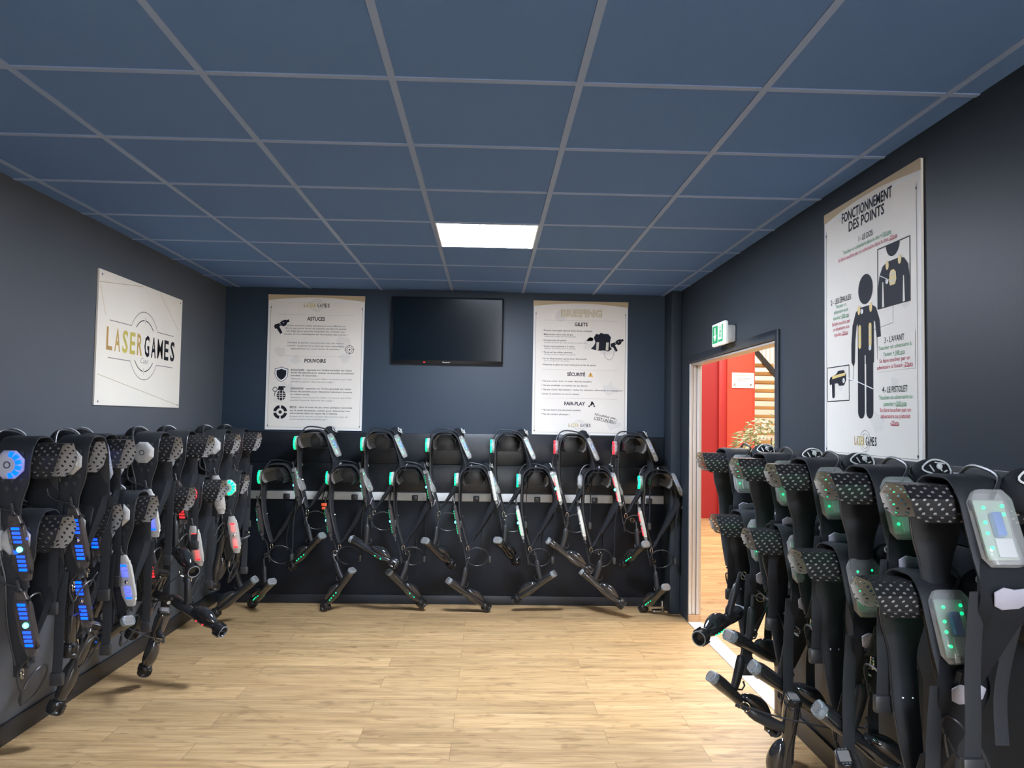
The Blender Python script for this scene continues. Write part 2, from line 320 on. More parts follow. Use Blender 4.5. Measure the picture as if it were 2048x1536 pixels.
# ------------------------------------------------------------------ printed boards
_cur = bpy.data.curves.new('lettering_source', 'FONT'); _cur.resolution_u = 2
_tob = bpy.data.objects.new('lettering_source', _cur)
def glyphs(body, bold=0.0, shear=0.0):
    _cur.body = body; _cur.offset = bold; _cur.shear = shear; _cur.size = 1.0
    me = bpy.data.meshes.new_from_object(_tob)
    vs = [(v.co.x, v.co.y) for v in me.vertices]; fs = [tuple(p.vertices) for p in me.polygons]
    bpy.data.meshes.remove(me)
    return vs, fs
_h = glyphs('H')[0]; CAP = max(y for x, y in _h)
class Ink:
    """flat print on a board: named parts, each one mesh in the board's (s, t) plane"""
    def __init__(s): s.parts = {}
    n = 0
    def g(s, part, mat):
        if part in ('heading_lettering', 'paper_stain', 'rule_line', 'screw_head', 'crease_line'): Ink.n += 1; return s.parts.setdefault((part, mat, Ink.n), G())
        return s.parts.setdefault((part, mat, 0), G())
    def text(s, part, mat, body, x, y, cap, width=None, align='C', bold=.0, shear=0.0, rot=0.0, lay=1):
        vs, fs = glyphs(body, bold, shear); k = cap / CAP
        x0, x1 = min(v[0] for v in vs), max(v[0] for v in vs); kx = (width / (x1 - x0)) if width else k
        off = {'L': x0, 'C': (x0 + x1) / 2, 'R': x1}[align]; c, sn = math.cos(rot), math.sin(rot)
        out = []
        for a, b in vs:
            a, b = (a - off) * kx, b * k
            out.append((x + a * c - b * sn, y + a * sn + b * c, .0008 * lay))
        s.g(part, mat).add(out, fs, 0, False)
    def poly(s, part, mat, pts, lay=1): s.g(part, mat).add([(a, b, .0008 * lay) for a, b in pts], [tuple(range(len(pts)))], 0, False)
    def rect(s, part, mat, x0, y0, x1, y1, lay=1): s.poly(part, mat, [(x0, y0), (x1, y0), (x1, y1), (x0, y1)], lay)
    def line(s, part, mat, pts, wd, lay=1, closed=False):
        P = [Vector(p) for p in pts]; n = len(P); q = []
        for i in range(n):
            a = P[(i - 1) % n] if (closed or i) else P[i]; b = P[(i + 1) % n] if (closed or i < n - 1) else P[i]
            t = (b - a).normalized(); nn = Vector((-t.y, t.x)) * wd / 2; q.append((P[i] + nn, P[i] - nn))
        vs = [(p.x, p.y, .0008 * lay) for ab in q for p in ab]
        fs = [(2 * i, 2 * i + 1, 2 * ((i + 1) % n) + 1, 2 * ((i + 1) % n)) for i in range(n if closed else n - 1)]
        s.g(part, mat).add(vs, fs, 0, False)
    def frame(s, part, mat, x0, y0, x1, y1, wd, lay=1):
        for a in ((x0, y0, x1, y0 + wd), (x0, y1 - wd, x1, y1), (x0, y0 + wd, x0 + wd, y1 - wd), (x1 - wd, y0 + wd, x1, y1 - wd)): s.rect(part, mat, *a, lay=lay)
    def disc(s, part, mat, x, y, rx, ry=None, lay=1): s.poly(part, mat, [(x + rx * math.cos(2 * PI * i / 28), y + (ry or rx) * math.sin(2 * PI * i / 28)) for i in range(28)], lay)
    def ring(s, part, mat, x, y, r, wd, a0=0, a1=2 * PI, lay=1):
        if abs(a1 - a0) > 6.28: s.line(part, mat, arc((x, y), r, 0, 2 * PI, 32)[:-1], wd, lay, True)
        else: s.line(part, mat, arc((x, y), r, a0, a1, 20), wd, lay)
    def logo(s, cx, cy, wdt, cap, rings=True):
        k = wdt / .216; lw = .0016 * k
        if rings:
            for sg in (1, -1):
                a = math.asin(.40)
                A = a if sg > 0 else PI + a
                s.line('logo_outline', 'ink_grey', ([(cx - .075 * k, cy + sg * .020 * k)] + arc((cx, cy), .050 * k, PI - a, a, 16)[0:] + [(cx + .075 * k, cy + sg * .020 * k)]) if sg > 0 else ([(cx - .075 * k, cy - .020 * k)] + arc((cx, cy), .050 * k, PI + a, 2 * PI - a, 16) + [(cx + .075 * k, cy - .020 * k)]), lw)
                s.ring('logo_outline', 'ink_grey', cx, cy, .034 * k, lw, *((.62, PI - .62) if sg > 0 else (PI + .62, 2 * PI - .62)))
        n = wdt * .1
        for i, (ch, mt) in enumerate(zip('LASER', ('gold_a', 'gold_b', 'gold_c', 'gold_c', 'gold_b'))):
            s.text('logo_lettering', mt, ch, cx - wdt / 2 + wdt * (.045 + .097 * i), cy - cap / 2, cap, wdt * .072, bold=.02)
        for i, ch in enumerate('GAMES'):
            s.text('logo_lettering', 'ink', ch, cx + wdt * (.065 + .1 * i - (.0)), cy - cap / 2, cap, wdt * (.085 if ch == 'M' else .074), bold=.0 if ch == 'M' else .02)
    def emit(s, root):
        for (part, mat, _), g in s.parts.items(): g.obj(part, mat, root, fix=False)
def board(name, mat4, W, H, mats, th=.006):
    o = G().box((0, 0, -th), (W, H, 0)).obj(name, mats); o.matrix_world = mat4
    return o
def frame_mat(o, sx, sy):                       # s-axis, t-axis in the world, printed side = s x t
    sx, sy = Vector(sx), Vector(sy); n = sx.cross(sy); mm = Matrix((sx, sy, n)).transposed().to_4x4(); mm.translation = o
    return mm
def stains(k, W, H, n, seed):
    rnd = random.Random(seed)
    for i in range(n):
        cx, cy, r = rnd.uniform(.12, .88) * W, rnd.uniform(.06, .9) * H, rnd.uniform(.03, .08)
        k.poly('paper_stain', 'stain2', [(cx + r * rnd.uniform(.5, 1.1) * math.cos(a), cy + r * rnd.uniform(.4, .9) * math.sin(a)) for a in [2 * PI * i / 13 for i in range(13)]], .3)
pmat('stain2', (.73, .695, .635), .6)

# --- tips poster (left of the television)
def pistol_icon(k, mat, x, y, sc, rot, part='pistol_icon'):
    P = [(-.5, .06), (-.42, .16), (-.1, .13), (.05, .2), (.3, .2), (.34, .13), (.5, .13), (.5, -.03), (.34, -.03), (.22, -.16), (.02, -.16), (-.06, -.05), (-.2, -.06), (-.17, -.5), (-.33, -.52), (-.4, -.12), (-.5, -.1)]
    c, s_ = math.cos(rot), math.sin(rot)
    tf = lambda a, b: (x + sc * (a * c - b * s_), y + sc * (a * s_ + b * c))
    k.poly(part, mat, [tf(a, b) for a, b in P])
    for q in (-.1, .12): k.disc(part, 'ink_white', *tf(q, .06), sc * .035, sc * .025, 2)
def side_lines(k, W, x0, x1, yb, yt):
    k.line('border_line', 'ink_grey', [(x0, yt), (x0, yb), (x1, yb), (x1, yt)], .0022)
    for x in (x0, x1):
        for y in (yt - .02, yb + .012): k.disc('border_line', 'ink', x, y, .004, .006, 2)
def band(k, W, H, hgt, sag):
    top = [(-.003, H + .002), (W + .003, H + .002)]
    bot = [(W + .003 - (W + .006) * i / 16, H - hgt + (hgt - sag) * math.sin(PI * i / 16)) for i in range(17)]
    k.poly('header_band', 'gold_band', top[::-1] + bot[::-1], 1)
TY = YB - .012
W1, H1 = .805, 1.135
p1 = board('poster', frame_mat((-1.868, TY, 1.432), (1, 0, 0), (0, 0, 1)), W1, H1, 'paper', .011)
tag(p1, 'white tips poster headed ASTUCES and POUVOIRS left of the television', 'poster', 'rules posters')
k = Ink(); band(k, W1, H1, .047, .018); stains(k, W1, H1, 7, 3)
k.frame('white_margin', 'paper_edge', 0, 0, W1, H1 - .04, .012, .5)
side_lines(k, W1, .022, .787, .022, 1.046)
k.logo(.402, 1.051, .216, .030)
k.rect('rule_line', 'ink_faint', .08, .969, .717, .9705); k.rect('rule_line', 'ink_faint', .085, .619, .718, .6205)
k.text('heading_lettering', 'ink', 'ASTUCES', .401, .922, .029, .150, bold=.03); k.text('heading_lettering', 'ink', 'POUVOIRS', .403, .567, .029, .178, bold=.03)
pistol_icon(k, 'ink', .117, .885, .135, .42)
for y, wd, t in ((.871, .49, 'Votre score et votre classement sont affichés en'), (.848, .515, 'direct sur votre écran de pistolet pendant la partie.'), (.824, .49, 'De plus, vous pourrez consulter les résultats par'), (.799, .53, 'équipe et vos statistiques sur les écrans des scores !'),
                 (.727, .465, 'Pendant la partie, vous pouvez voir qui vous a'), (.701, .475, 'touché : la photo et le nom de votre adversaire'), (.676, .415, 'apparaissent sur votre écran de pistolet !')):
    k.text('body_lettering', 'ink_grey', t, .402, y, .0125, wd, bold=.012)
def target_icon(k, x, y, r):
    k.ring('target_icon', 'ink', x, y, r, .004); k.ring('target_icon', 'ink', x, y, r * .62, .003); k.disc('target_icon', 'ink', x, y, r * .2)
    for a in range(4): c, s_ = math.cos(a * PI / 2 + .1), math.sin(a * PI / 2 + .1); k.line('target_icon', 'ink', [(x + c * r * .7, y + s_ * r * .7), (x + c * r * 1.25, y + s_ * r * 1.25)], .003)
target_icon(k, .688, .681, .034)
def shield(k, x, y, sc, mat, part, lay):
    P = [(0, .5), (.18, .42), (.43, .36), (.43, 0), (.36, -.2), (.2, -.38), (0, -.5), (-.2, -.38), (-.36, -.2), (-.43, 0), (-.43, .36), (-.18, .42)]
    k.poly(part, mat, [(x + a * sc, y + b * sc) for a, b in P][::-1], lay)
shield(k, .125, .463, .130, 'ink', 'shield_icon', 1); shield(k, .125, .463, .120, 'ink_white', 'shield_icon', 2); shield(k, .125, .463, .094, 'ink', 'shield_icon', 3)
k.disc('grenade_icon', 'ink', .128, .287, .038, .043); k.poly('grenade_icon', 'ink', [(.098, .331), (.150, .331), (.146, .352), (.164, .352), (.160, .364), (.105, .364)])
for x in (.116, .140): k.line('grenade_icon', 'paper', [(x, .243), (x, .331)], .004, 2)
for y in (.270, .287, .304): k.line('grenade_icon', 'paper', [(.088, y), (.168, y)], .004, 2)
k.ring('grenade_icon', 'ink', .076, .335, .018, .005); k.line('grenade_icon', 'ink', [(.078, .322), (.072, .278)], .005)
for a in range(4): k.ring('mine_icon', 'ink', .124, .147, .045, .026, a * PI / 2 + .14, (a + 1) * PI / 2 - .14)
k.disc('mine_icon', 'ink', .124, .147, .014)
rows = (('b', .498, .508, 'BOUCLIER : appuyez sur l\'icône bouclier sur votre'), ('b', .474, .53, 'écran de pistolet pour activer un bouclier protecteur'), ('b', .450, .22, 'pendant 10 secondes.'), ('i', .423, .51, 'Attention, vous ne pouvez utiliser ce pouvoir que 3 fois'), ('i', .399, .365, 'pendant la partie, faites-en bon usage !'),
        ('b', .342, .505, 'GRENADE : appuyez sur l\'icône grenade sur votre'), ('b', .316, .515, 'écran de pistolet pour désactiver plusieurs joueurs'), ('b', .292, .165, 'en même temps.'), ('i', .267, .51, 'Attention, vous ne pouvez utiliser ce pouvoir que 3 fois'), ('i', .243, .365, 'pendant la partie, faites-en bon usage !'),
        ('b', .185, .52, 'MINE : dans la zone de jeu, tirez quelques secondes'), ('b', .157, .50, 'sur la zone lumineuse cachée pour désactiver vos'), ('b', .133, .40, 'adversaires dans un rayon de 5 mètres.'), ('i', .108, .485, 'Essayez de la trouver et soyez discrets pour que les'), ('i', .084, .315, 'autres joueurs n\'en profitent pas !'))
for kind, y, wd, t in rows:
    k.text('body_lettering', 'ink' if kind == 'b' else 'ink_grey', t, .203, y, .0125, wd, 'L', bold=.014 if kind == 'b' else 0, shear=0 if kind == 'b' else .25)
for y, wd in ((.494, .108), (.338, .104), (.181, .053)): k.rect('body_lettering', 'ink', .203, y, .203 + wd, y + .0015)
k.emit(p1)

# --- briefing poster (right of the television)
p2 = board('poster', frame_mat((.368, TY, 1.427), (1, 0, 0), (0, 0, 1)), W1, H1, 'paper', .011)
tag(p2, 'white rules poster with pale gold BRIEFING title right of the television', 'poster', 'rules posters')
k = Ink(); band(k, W1, H1, .045, .016); stains(k, W1, H1, 7, 5)
k.frame('white_margin', 'paper_edge', 0, 0, W1, H1 - .04, .012, .5)
side_lines(k, W1, .020, .785, .020, 1.046)
k.text('title_lettering', 'pale_glow', 'BRIEFING', .409, 1.007, .056, .350, bold=.05, lay=1); k.text('title_lettering', 'pale_gold', 'BRIEFING', .409, 1.007, .056, .340, bold=.02, lay=2)
for y in (.971, .552, .307): k.rect('rule_line', 'ink_faint', .084, y, .722, y + .0015)
k.text('heading_lettering', 'ink', 'GILETS', .406, .926, .028, .112, bold=.03); k.text('heading_lettering', 'ink', 'SÉCURITÉ', .369, .499, .028, .154, bold=.03); k.text('heading_lettering', 'ink', 'FAIR-PLAY', .360, .251, .028, .176, bold=.03)
for y, wd, t in ((.878, .425, '• Prenez votre gilet dans la zone de jeu indiquée'), (.844, .26, '• Mémorisez votre nom de jeu'), (.794, .205, '• Prenez-vous en photo'), (.743, .275, '• Tenez votre pistolet à 2 mains'), (.692, .258, '• Tirez sur les cibles adverses'), (.638, .38, '• 5s de désactivation après avoir été touché'), (.587, .46, '• Reposez le gilet où vous l\'avez pris en fin de partie'),
                 (.447, .425, '• Ne pas courir, tirer, ni rester dans les escaliers'), (.411, .39, '• Ne pas escalader ou monter sur les décors'), (.375, .694, '• Ne pas courir tête baissée = éviter les obstacles, adversaires et coéquipiers !'), (.339, .32, '• Jouer la précision et non la vitesse'), (.203, .335, '• Ne pas suivre une personne touchée'), (.167, .243, '• Pas de contact physique !')):
    k.text('body_lettering', 'ink', t, .076, y, .0125, wd, 'L', bold=.012)
for y, wd, t in ((.828, .27, 'Affiché sur l\'écran de votre pistolet'), (.776, .365, 'Permet de savoir qui vous touche en temps réel'), (.726, .27, 'Capteur de chaleur sous le pistolet'), (.675, .27, 'Avants, arrières, épaules et pistolet'), (.621, .215, 'Laps de temps pour vous cacher')):
    k.text('body_lettering', 'ink_grey', t, .093, y, .0105, wd, 'L', shear=.25)
k.poly('vest_icon', 'ink', [(.515, .83), (.535, .862), (.56, .856), (.575, .872), (.60, .864), (.64, .862), (.662, .835), (.655, .79), (.655, .755), (.672, .735), (.64, .712), (.60, .722), (.57, .718), (.53, .722), (.491, .733), (.52, .765), (.53, .79)][::-1])
for x in (.545, .628): k.poly('vest_icon', 'stain', [(x - .010, .722), (x + .012, .722), (x + .016, .79), (x - .006, .79)], 2)
pistol_icon(k, 'ink', .716, .785, .12, .42)
k.line('vest_icon', 'ink_grey', [(.600, .715), (.608, .69), (.612, .667), (.63, .648), (.654, .641), (.675, .655), (.688, .69), (.692, .736)], .003)
k.poly('warning_icon', 'warn_orange', [(.470, .495), (.514, .495), (.492, .534)]); k.poly('warning_icon', 'ink', [(.4905, .506), (.4935, .506), (.495, .524), (.489, .524)], 2); k.disc('warning_icon', 'ink', .492, .501, .002, lay=2)
k.poly('fist_icon', 'ink', [(.488, .252), (.500, .275), (.492, .283), (.512, .285), (.527, .262), (.520, .252), (.511, .262), (.503, .25)][::-1]); k.disc('fist_icon', 'ink', .483, .245, .007); k.disc('fist_icon', 'ink', .526, .246, .007)
k.text('slogan_lettering', 'ink', 'N\'oubliez pas...', .629, .150, .020, .20, bold=.012, shear=.1, rot=-.19); k.text('slogan_lettering', 'ink', 'C\'EST UN JEU !', .618, .120, .021, .19, bold=.018, shear=.1, rot=-.19)
k.line('slogan_lettering', 'ink', [(.522, .134), (.706, .098)], .003)
k.logo(.402, .082, .190, .027)
k.emit(p2)

# --- points poster (right wall)
W3, H3 = .81, 1.125
RX = XR - .012
p3 = board('poster', frame_mat((RX, 3.555, 1.405), (0, -1, 0), (0, 0, 1)), W3, H3, ['paper'], .010)
tag(p3, 'tall white points poster headed FONCTIONNEMENT DES POINTS on the right wall', 'poster', 'rules posters')
k = Ink(); band(k, W3, H3, .045, .016); stains(k, W3, H3, 5, 9)
k.frame('white_margin', 'paper_edge', 0, 0, W3, H3 - .04, .012, .5); side_lines(k, W3, .02, .782, .022, 1.042)
k.text('heading_lettering', 'ink', 'FONCTIONNEMENT', .395, 1.042, .042, .43, bold=.02); k.text('heading_lettering', 'ink', 'DES POINTS', .397, .990, .042, .305, bold=.02)
for t, x, y, wd in (('1 - LE DOS', .397, .925, .12), ('2 - LES ÉPAULES', .168, .690, .195), ('3 - L\'AVANT', .621, .470, .146), ('4 - LE PISTOLET', .621, .274, .184)): k.text('heading_lettering', 'ink', t, x, y, .023, wd, bold=.006, lay=2.5)
for t, x, y, wd in (('Toucher un adversaire dans le dos +100 pts', .396, .899, .41), ('Toucher un', .168, .669, .10), ('adversaire aux', .169, .645, .135), ('épaules +200 pts', .169, .619, .15), ('Toucher un adversaire à', .622, .445, .245), ('l\'avant +100 pts', .620, .418, .155), ('Toucher un adversaire au', .625, .248, .245), ('pistolet +200 pts', .622, .222, .165)): k.text('bonus_lettering', 'ink_green', t, x, y, .0155, wd, bold=.008, lay=2.5)
for t, x, y, wd in (('Se faire toucher par un adversaire dans le dos -25pts', .396, .873, .50), ('Se faire toucher par', .169, .592, .175), ('un adversaire aux', .169, .568, .155), ('épaules -25pts', .169, .543, .13), ('Se faire toucher par un', .621, .393, .225), ('adversaire à l\'avant -25pts', .620, .368, .265), ('Se faire toucher par un', .623, .198, .225), ('adversaire au pistolet', .623, .174, .215), ('-25pts', .619, .148, .062)): k.text('penalty_lettering', 'ink_red', t, x, y, .0155, wd, bold=.008, lay=2.5)
for x0, x1, y, mt in ((.54, .60, .896, 'ink_green'), (.175, .243, .616, 'ink_green'), (.62, .697, .415, 'ink_green'), (.628, .703, .219, 'ink_green'), (.585, .646, .870, 'ink_red'), (.175, .233, .540, 'ink_red'), (.69, .752, .365, 'ink_red'), (.59, .65, .145, 'ink_red')): k.rect('penalty_lettering' if mt == 'ink_red' else 'bonus_lettering', mt, x0, y, x1, y + .002, 2.5)
# standing figure
fg = 'figure_icon'
def rbar(k, part, mat, x0, y0, x1, y1, lay=1):
    r = (x1 - x0) / 2; cx = (x0 + x1) / 2
    k.poly(part, mat, [(x1, y1)] + [(x0, y1)] + arc((cx, y0 + r), r, PI, 2 * PI, 10), lay)
k.disc(fg, 'ink', .393, .712, .062, .063)
k.poly(fg, 'ink', [(.325, .628), (.345, .640), (.44, .640), (.462, .628), (.462, .40), (.325, .40)][::-1])
rbar(k, fg, 'ink', .325, .172, .383, .4005); rbar(k, fg, 'ink', .397, .172, .455, .4005)
k.rect(fg, 'paper', .386, .40, .394, .435, 1.6)
for sg in (-1, 1):
    X = lambda a: .3935 + sg * a
    P = [(X(.05), .640), (X(.085), .625), (X(.115), .57), (X(.126), .49), (X(.126), .415), (X(.108), .395), (X(.096), .41), (X(.092), .50), (X(.080), .565), (X(.06), .58)]
    k.poly(fg, 'ink', P if sg < 0 else P[::-1], 1.4)
k.rect('text_panel', 'paper', .492, .358, .768, .500, 1.7)
for x in (.344, .433): 
    k.poly(fg, 'ink_yellow', arc((x, .555), .012, 0, PI, 8) + arc((x, .478), .012, PI, 2 * PI, 8), 2)
    for y in (.49, .517, .543): k.disc(fg, 'pale_gold', x, y, .006, lay=3)
    k.disc(fg, 'ink_yellow', x - (.006 if x < .4 else -.006), .630, .012, .020, 2)
for x, y in ((.365, .622), (.433, .463)): k.disc(fg, 'ink_white', x, y, .011, lay=3)
k.text(fg, 'ink', '2', .365, .617, .009, lay=4); k.text(fg, 'ink', '3', .433, .458, .009, lay=4)
# framed close-up of the back
bi = 'back_icon'
k.frame(bi, 'ink', .494, .611, .738, .857, .004, 2)
k.poly(bi, 'ink', arc((.613, .857), .052, PI, 2 * PI, 14), 1)
k.poly(bi, 'ink', [(.498, .612), (.734, .612), (.734, .70), (.722, .755), (.695, .782), (.66, .79), (.57, .79), (.535, .778), (.510, .745), (.498, .69)], 1)
for x in (.531, .685): k.poly(bi, 'paper', [(x, .612), (x + .016, .612), (x + .010, .715), (x + .004, .715)], 2)
for x, y, a, b in ((.572, .776, .012, .018), (.664, .782, .012, .018)): k.disc(bi, 'ink_yellow', x, y, a, b, 2)
k.poly(bi, 'ink_yellow', [(.592, .692), (.630, .692), (.640, .71), (.636, .74), (.622, .752), (.600, .752), (.590, .74), (.586, .71)], 2)
for x, y in ((.602, .735), (.622, .735), (.602, .708), (.622, .708)): k.disc(bi, 'pale_gold', x, y, .007, lay=3)
k.disc(bi, 'ink_white', .571, .713, .011, lay=3); k.text(bi, 'ink', '1', .571, .708, .009, lay=4)
k.line(bi, 'ink_white', [(.515, .745), (.588, .715)], .003, 3)
# framed close-up of the pistol
pi_ = 'pistol_icon'
k.frame(pi_, 'ink', .028, .249, .246, .407, .004, 1)
k.poly(pi_, 'ink', [(.06, .36), (.12, .372), (.14, .386), (.195, .386), (.215, .365), (.215, .34), (.195, .318), (.15, .318), (.135, .33), (.105, .33), (.105, .272), (.095, .264), (.08, .268), (.076, .328), (.055, .325), (.05, .345)][::-1])
k.poly(pi_, 'ink_yellow', [(.082, .351), (.21, .362), (.21, .374), (.082, .365)], 2)
k.disc(pi_, 'ink_white', .195, .340, .011, lay=2); k.text(pi_, 'ink', '4', .195, .335, .009, lay=3)
ln = 'pointer_line'
k.line(ln, 'ink_grey', [(.246, .337), (.283, .337), (.283, .40)], .0022); k.line(ln, 'ink_grey', [(.612, .611), (.612, .545), (.455, .533)], .0022); k.line(ln, 'ink_white', [(.225, .352), (.30, .335), (.46, .292)], .004, 3)
k.logo(.385, .079, .190, .034)
k.emit(p3)

# --- company sign on the left wall
W4, H4 = 1.19, .775
p4 = board('wall_sign', frame_mat((XL + .012, 4.42, 1.592), (0, 1, 0), (0, 0, 1)), W4, H4, 'sign_paper' if 'sign_paper' in M else 'paper', .010)
tag(p4, 'large cream sign with gold and black LASERGAMES lettering on the left wall', 'sign')
m4 = pmat('sign_paper', (.80, .77, .70), .35); vary(m4, 2.6, (.93, .88, .77), (.86, .79, .66)); p4.data.materials[0] = m4
k = Ink()
for x, y in ((.034, .748), (1.156, .748), (.040, .020), (1.160, .020)): k.disc('screw_head', 'ink_grey', x, y, .007)
for a, b in (((.0, .70), (.56, .765)), ((.81, .765), (1.13, .55)), ((.02, .176), (1.168, .018)), ((.02, .68), (.09, .52))): k.line('crease_line', 'pale_glow', [a, b], .003)
a = math.asin(.109 / .218)
cx, cy, R4 = .604, .388, .217
a = math.asin(.110 / R4)
k.line('logo_outline', 'ink_grey', [(.14, cy + .110)] + arc((cx, cy), R4, PI - a, a, 24) + [(1.054, cy + .110)], .004)
k.line('logo_outline', 'ink_grey', [(.134, cy - .110)] + arc((cx, cy), R4, PI + a, 2 * PI - a, 24) + [(1.054, cy - .110)], .004)
for a0, a1 in ((.72, PI / 2 - .06), (PI / 2 + .06, PI - .72), (PI + .66, 1.5 * PI - .06), (1.5 * PI + .06, 2 * PI - .66)): k.ring('logo_outline', 'ink', cx, cy, .163, .006, a0, a1)
for y in (cy + .163, cy - .163): k.line('logo_outline', 'ink_grey', [(cx, y - .022), (cx, y + .022)], .003)
for i, (ch, mt) in enumerate(zip('LASER', ('gold_a', 'gold_b', 'gold_c', 'gold_c', 'gold_b'))): k.text('logo_lettering', mt, ch, .145 + .098 * i, cy - .062, .128, .072, bold=.02)
for i, ch in enumerate('GAMES'): k.text('logo_lettering', 'ink', ch, .640 + .101 * i, cy - .062, .128, .085 if ch == 'M' else .072, bold=.004 if ch == 'M' else .022)
k.text('script_lettering', 'ink_faint', 'Caen', .612, .276, .036, .11, shear=.35)
k.emit(p4)

# ------------------------------------------------------------------ television
TM = Matrix.Translation((-.357, YB - .062, 2.284)) @ Matrix.Rotation(math.radians(5.2), 4, 'X')
tv = G().box((-.469, -.015, -.279), (.469, .015, .279)).obj('television', 'tv_plastic', bevel=.006); tv.matrix_world = TM
tag(tv, 'flat black television tilted forward on the back wall between the two posters', 'television')
G().box((-.455, -.0165, -.250), (.455, -.0148, .265)).obj('display_panel', 'screen', tv)
G().box((-.14, .015, -.16), (.14, .034, .14)).obj('wall_mount', 'tv_plastic', tv, bevel=.004)
g = G(); vs, fs = glyphs('Panasonic'); g.add([(-.038 + a * .016, -.0168, -.270 + b * .016) for a, b in vs], fs, 0, False); g.obj('logo_lettering', 'ink_white', tv, fix=False)
G().box((-.198, -.0168, -.270), (-.183, -.0148, -.264)).obj('standby_light', 'led_r', tv)

# ------------------------------------------------------------------ exit sign above the door
ex = empty('exit_sign', frame_mat((XR, 5.14, 2.055), (0, -1, 0), (0, 0, 1))); tag(ex, 'green and white emergency exit light with down arrow above the doorway', 'exit sign')
G().box((.02, .015, 0), (.25, .125, .055)).obj('housing', 'white_plastic', ex, bevel=.01)
G().box((0, 0, .055), (.27, .15, .085)).obj('light_box', 'sign_white', ex, bevel=.01)
k = Ink()
Z = lambda part, mat, pts: k.g(part, mat).add([(a, b, .0858) for a, b in pts], [tuple(range(len(pts)))], 0, False)
Z('green_field', 'sign_green', [(.02, .018), (.14, .018), (.14, .132), (.02, .132)])
k.g('arrow', 'sign_white').add([(a, b, .0866) for a, b in [(.068, .12), (.068, .07), (.045, .07), (.08, .03), (.115, .07), (.092, .07), (.092, .12)]], [tuple(range(7))], 0, False)
k.g('running_figure', 'sign_green').add([(a, b, .0862) for a, b in [(.150, .02), (.250, .02), (.250, .13), (.225, .13), (.225, .035), (.150, .035)]], [tuple(range(6))], 0, False)
k.g('running_figure', 'sign_green').add([(.190 + .010 * math.cos(i * PI / 6), .112 + .010 * math.sin(i * PI / 6), .0862) for i in range(12)], [tuple(range(12))], 0, False)
k.g('running_figure', 'sign_green').add([(a, b, .0862) for a, b in [(.180, .098), (.200, .098), (.212, .082), (.206, .078), (.198, .086), (.196, .072), (.212, .052), (.204, .046), (.188, .062), (.172, .046), (.162, .050), (.180, .070)]], [tuple(range(12))[::-1]], 0, False)
k.emit(ex)

# door stop at the foot of the corner boxing
ds = G().box((1.37, YB - .20, .0), (1.45, YB - .13, .010)).box((1.44, YB - .20, .0), (1.452, YB - .14, .09)).obj('door_stop', 'chrome', bevel=.004)
tag(ds, 'small chrome angle bracket standing on the floor in the right back corner', 'bracket')

# ------------------------------------------------------------------ hall beyond the doorway
struct(G().box((XR + .1, 17.0, 0), (9.0, 17.1, 4.6)).box((8.9, 1.5, 0), (9.0, 17.0, 4.6)).box((XR + .1, 1.4, 0), (9.0, 1.5, 4.6)).box((XR - .1, YB + .1, 0), (XR + .1, 17.1, 4.6)).box((XR, 1.4, ZC + .1), (XR + .1, YB + .1, 4.6)).obj('wall_hall', 'hall_wall'))
struct(G().box((XR, 1.4, 4.6), (9.0, 17.1, 4.7)).obj('ceiling_hall', 'hall_wall'))
rw = empty('red_partition', Matrix.Translation((3.4, 12.4, 0))); tag(rw, 'tall red partition standing in the hall seen through the doorway', 'partition')
G().box((-.9, .12, 0), (.33, .3, 4.2)).obj('shaded_panel', 'red_shaded', rw)
G().box((.33, .03, 0), (.45, .3, 4.2)).obj('post', 'red_half_lit', rw, bevel=.004)
G().box((.45, .0, 0), (.90, .3, 4.2)).box((.45, -.012, 0), (.475, .0, 4.2)).box((.875, -.012, 0), (.90, .0, 4.2)).obj('lit_panel', 'red_lit', rw)
hs = board('notice', frame_mat((3.755 + .17, 12.385, 2.12), (1, 0, 0), (0, 0, 1)), .36, .245, 'sign_paper', .004)
tag(hs, 'small cream notice fixed on the lit side of the red partition in the hall', 'notice')
k = Ink()
for y, a, b, mt in ((.20, .06, .30, 'gold_a'), (.145, .05, .31, 'ink_grey'), (.11, .11, .25, 'ink_grey')):
    x = a
    while x < b: wd = random.uniform(.012, .03); k.rect('print', mt, x, y, min(x + wd, b), y + .010); x += wd + .007
for x in (.05, .31):
    for i in range(5): k.disc('print', 'ink_grey', x + random.uniform(-.02, .02), .05 + random.uniform(-.02, .025), .007, .010)
k.emit(hs)
st = empty('staircase', Matrix.Translation((4.3, 13.3, 0))); tag(st, 'open staircase with pale wooden treads and dark steel stringers in the hall', 'staircase')
for i in range(16):
    z = .30 + .150 * i; G().box((-.15, .10 - .0 * i, z), (1.6 - max(0, i - 12) * .28, .42, z + .055)).obj('tread', 'tread_wood', st, bevel=.004)
G().obox((.75, .05, 2.35), (.55, 0, -.62), (.03, 0, .03), (0, .03, 0)).obj('stringer', 'dark_steel', st)
G().obox((.30, .05, 1.25), (.45, 0, -.55), (.03, 0, .03), (0, .03, 0)).obj('stringer', 'dark_steel', st)
g = G()
for i in range(9): g.tube([(.45 + .07 * i, .02, 2.75 - .07 * i), (.45 + .07 * i, .02, 3.5)], .010, 6)
g.tube([(.3, .02, 3.5), (1.2, .02, 3.5)], .02, 6); g.obj('railing', 'white_metal', st)
pl = empty('potted_plant', Matrix.Translation((2.95, 8.0, 0))); tag(pl, 'bushy potted plant with pale pointed leaves standing in the hall beyond the doorway', 'plant')
rs = [[(r * math.cos(q), r * math.sin(q), z) for q in [2 * PI * j / 20 for j in range(20)]] for z, r in ((0, .13), (.30, .18), (.34, .19), (.34, .165), (.30, .16))]
G().rings(rs).obj('pot', 'pot', pl)
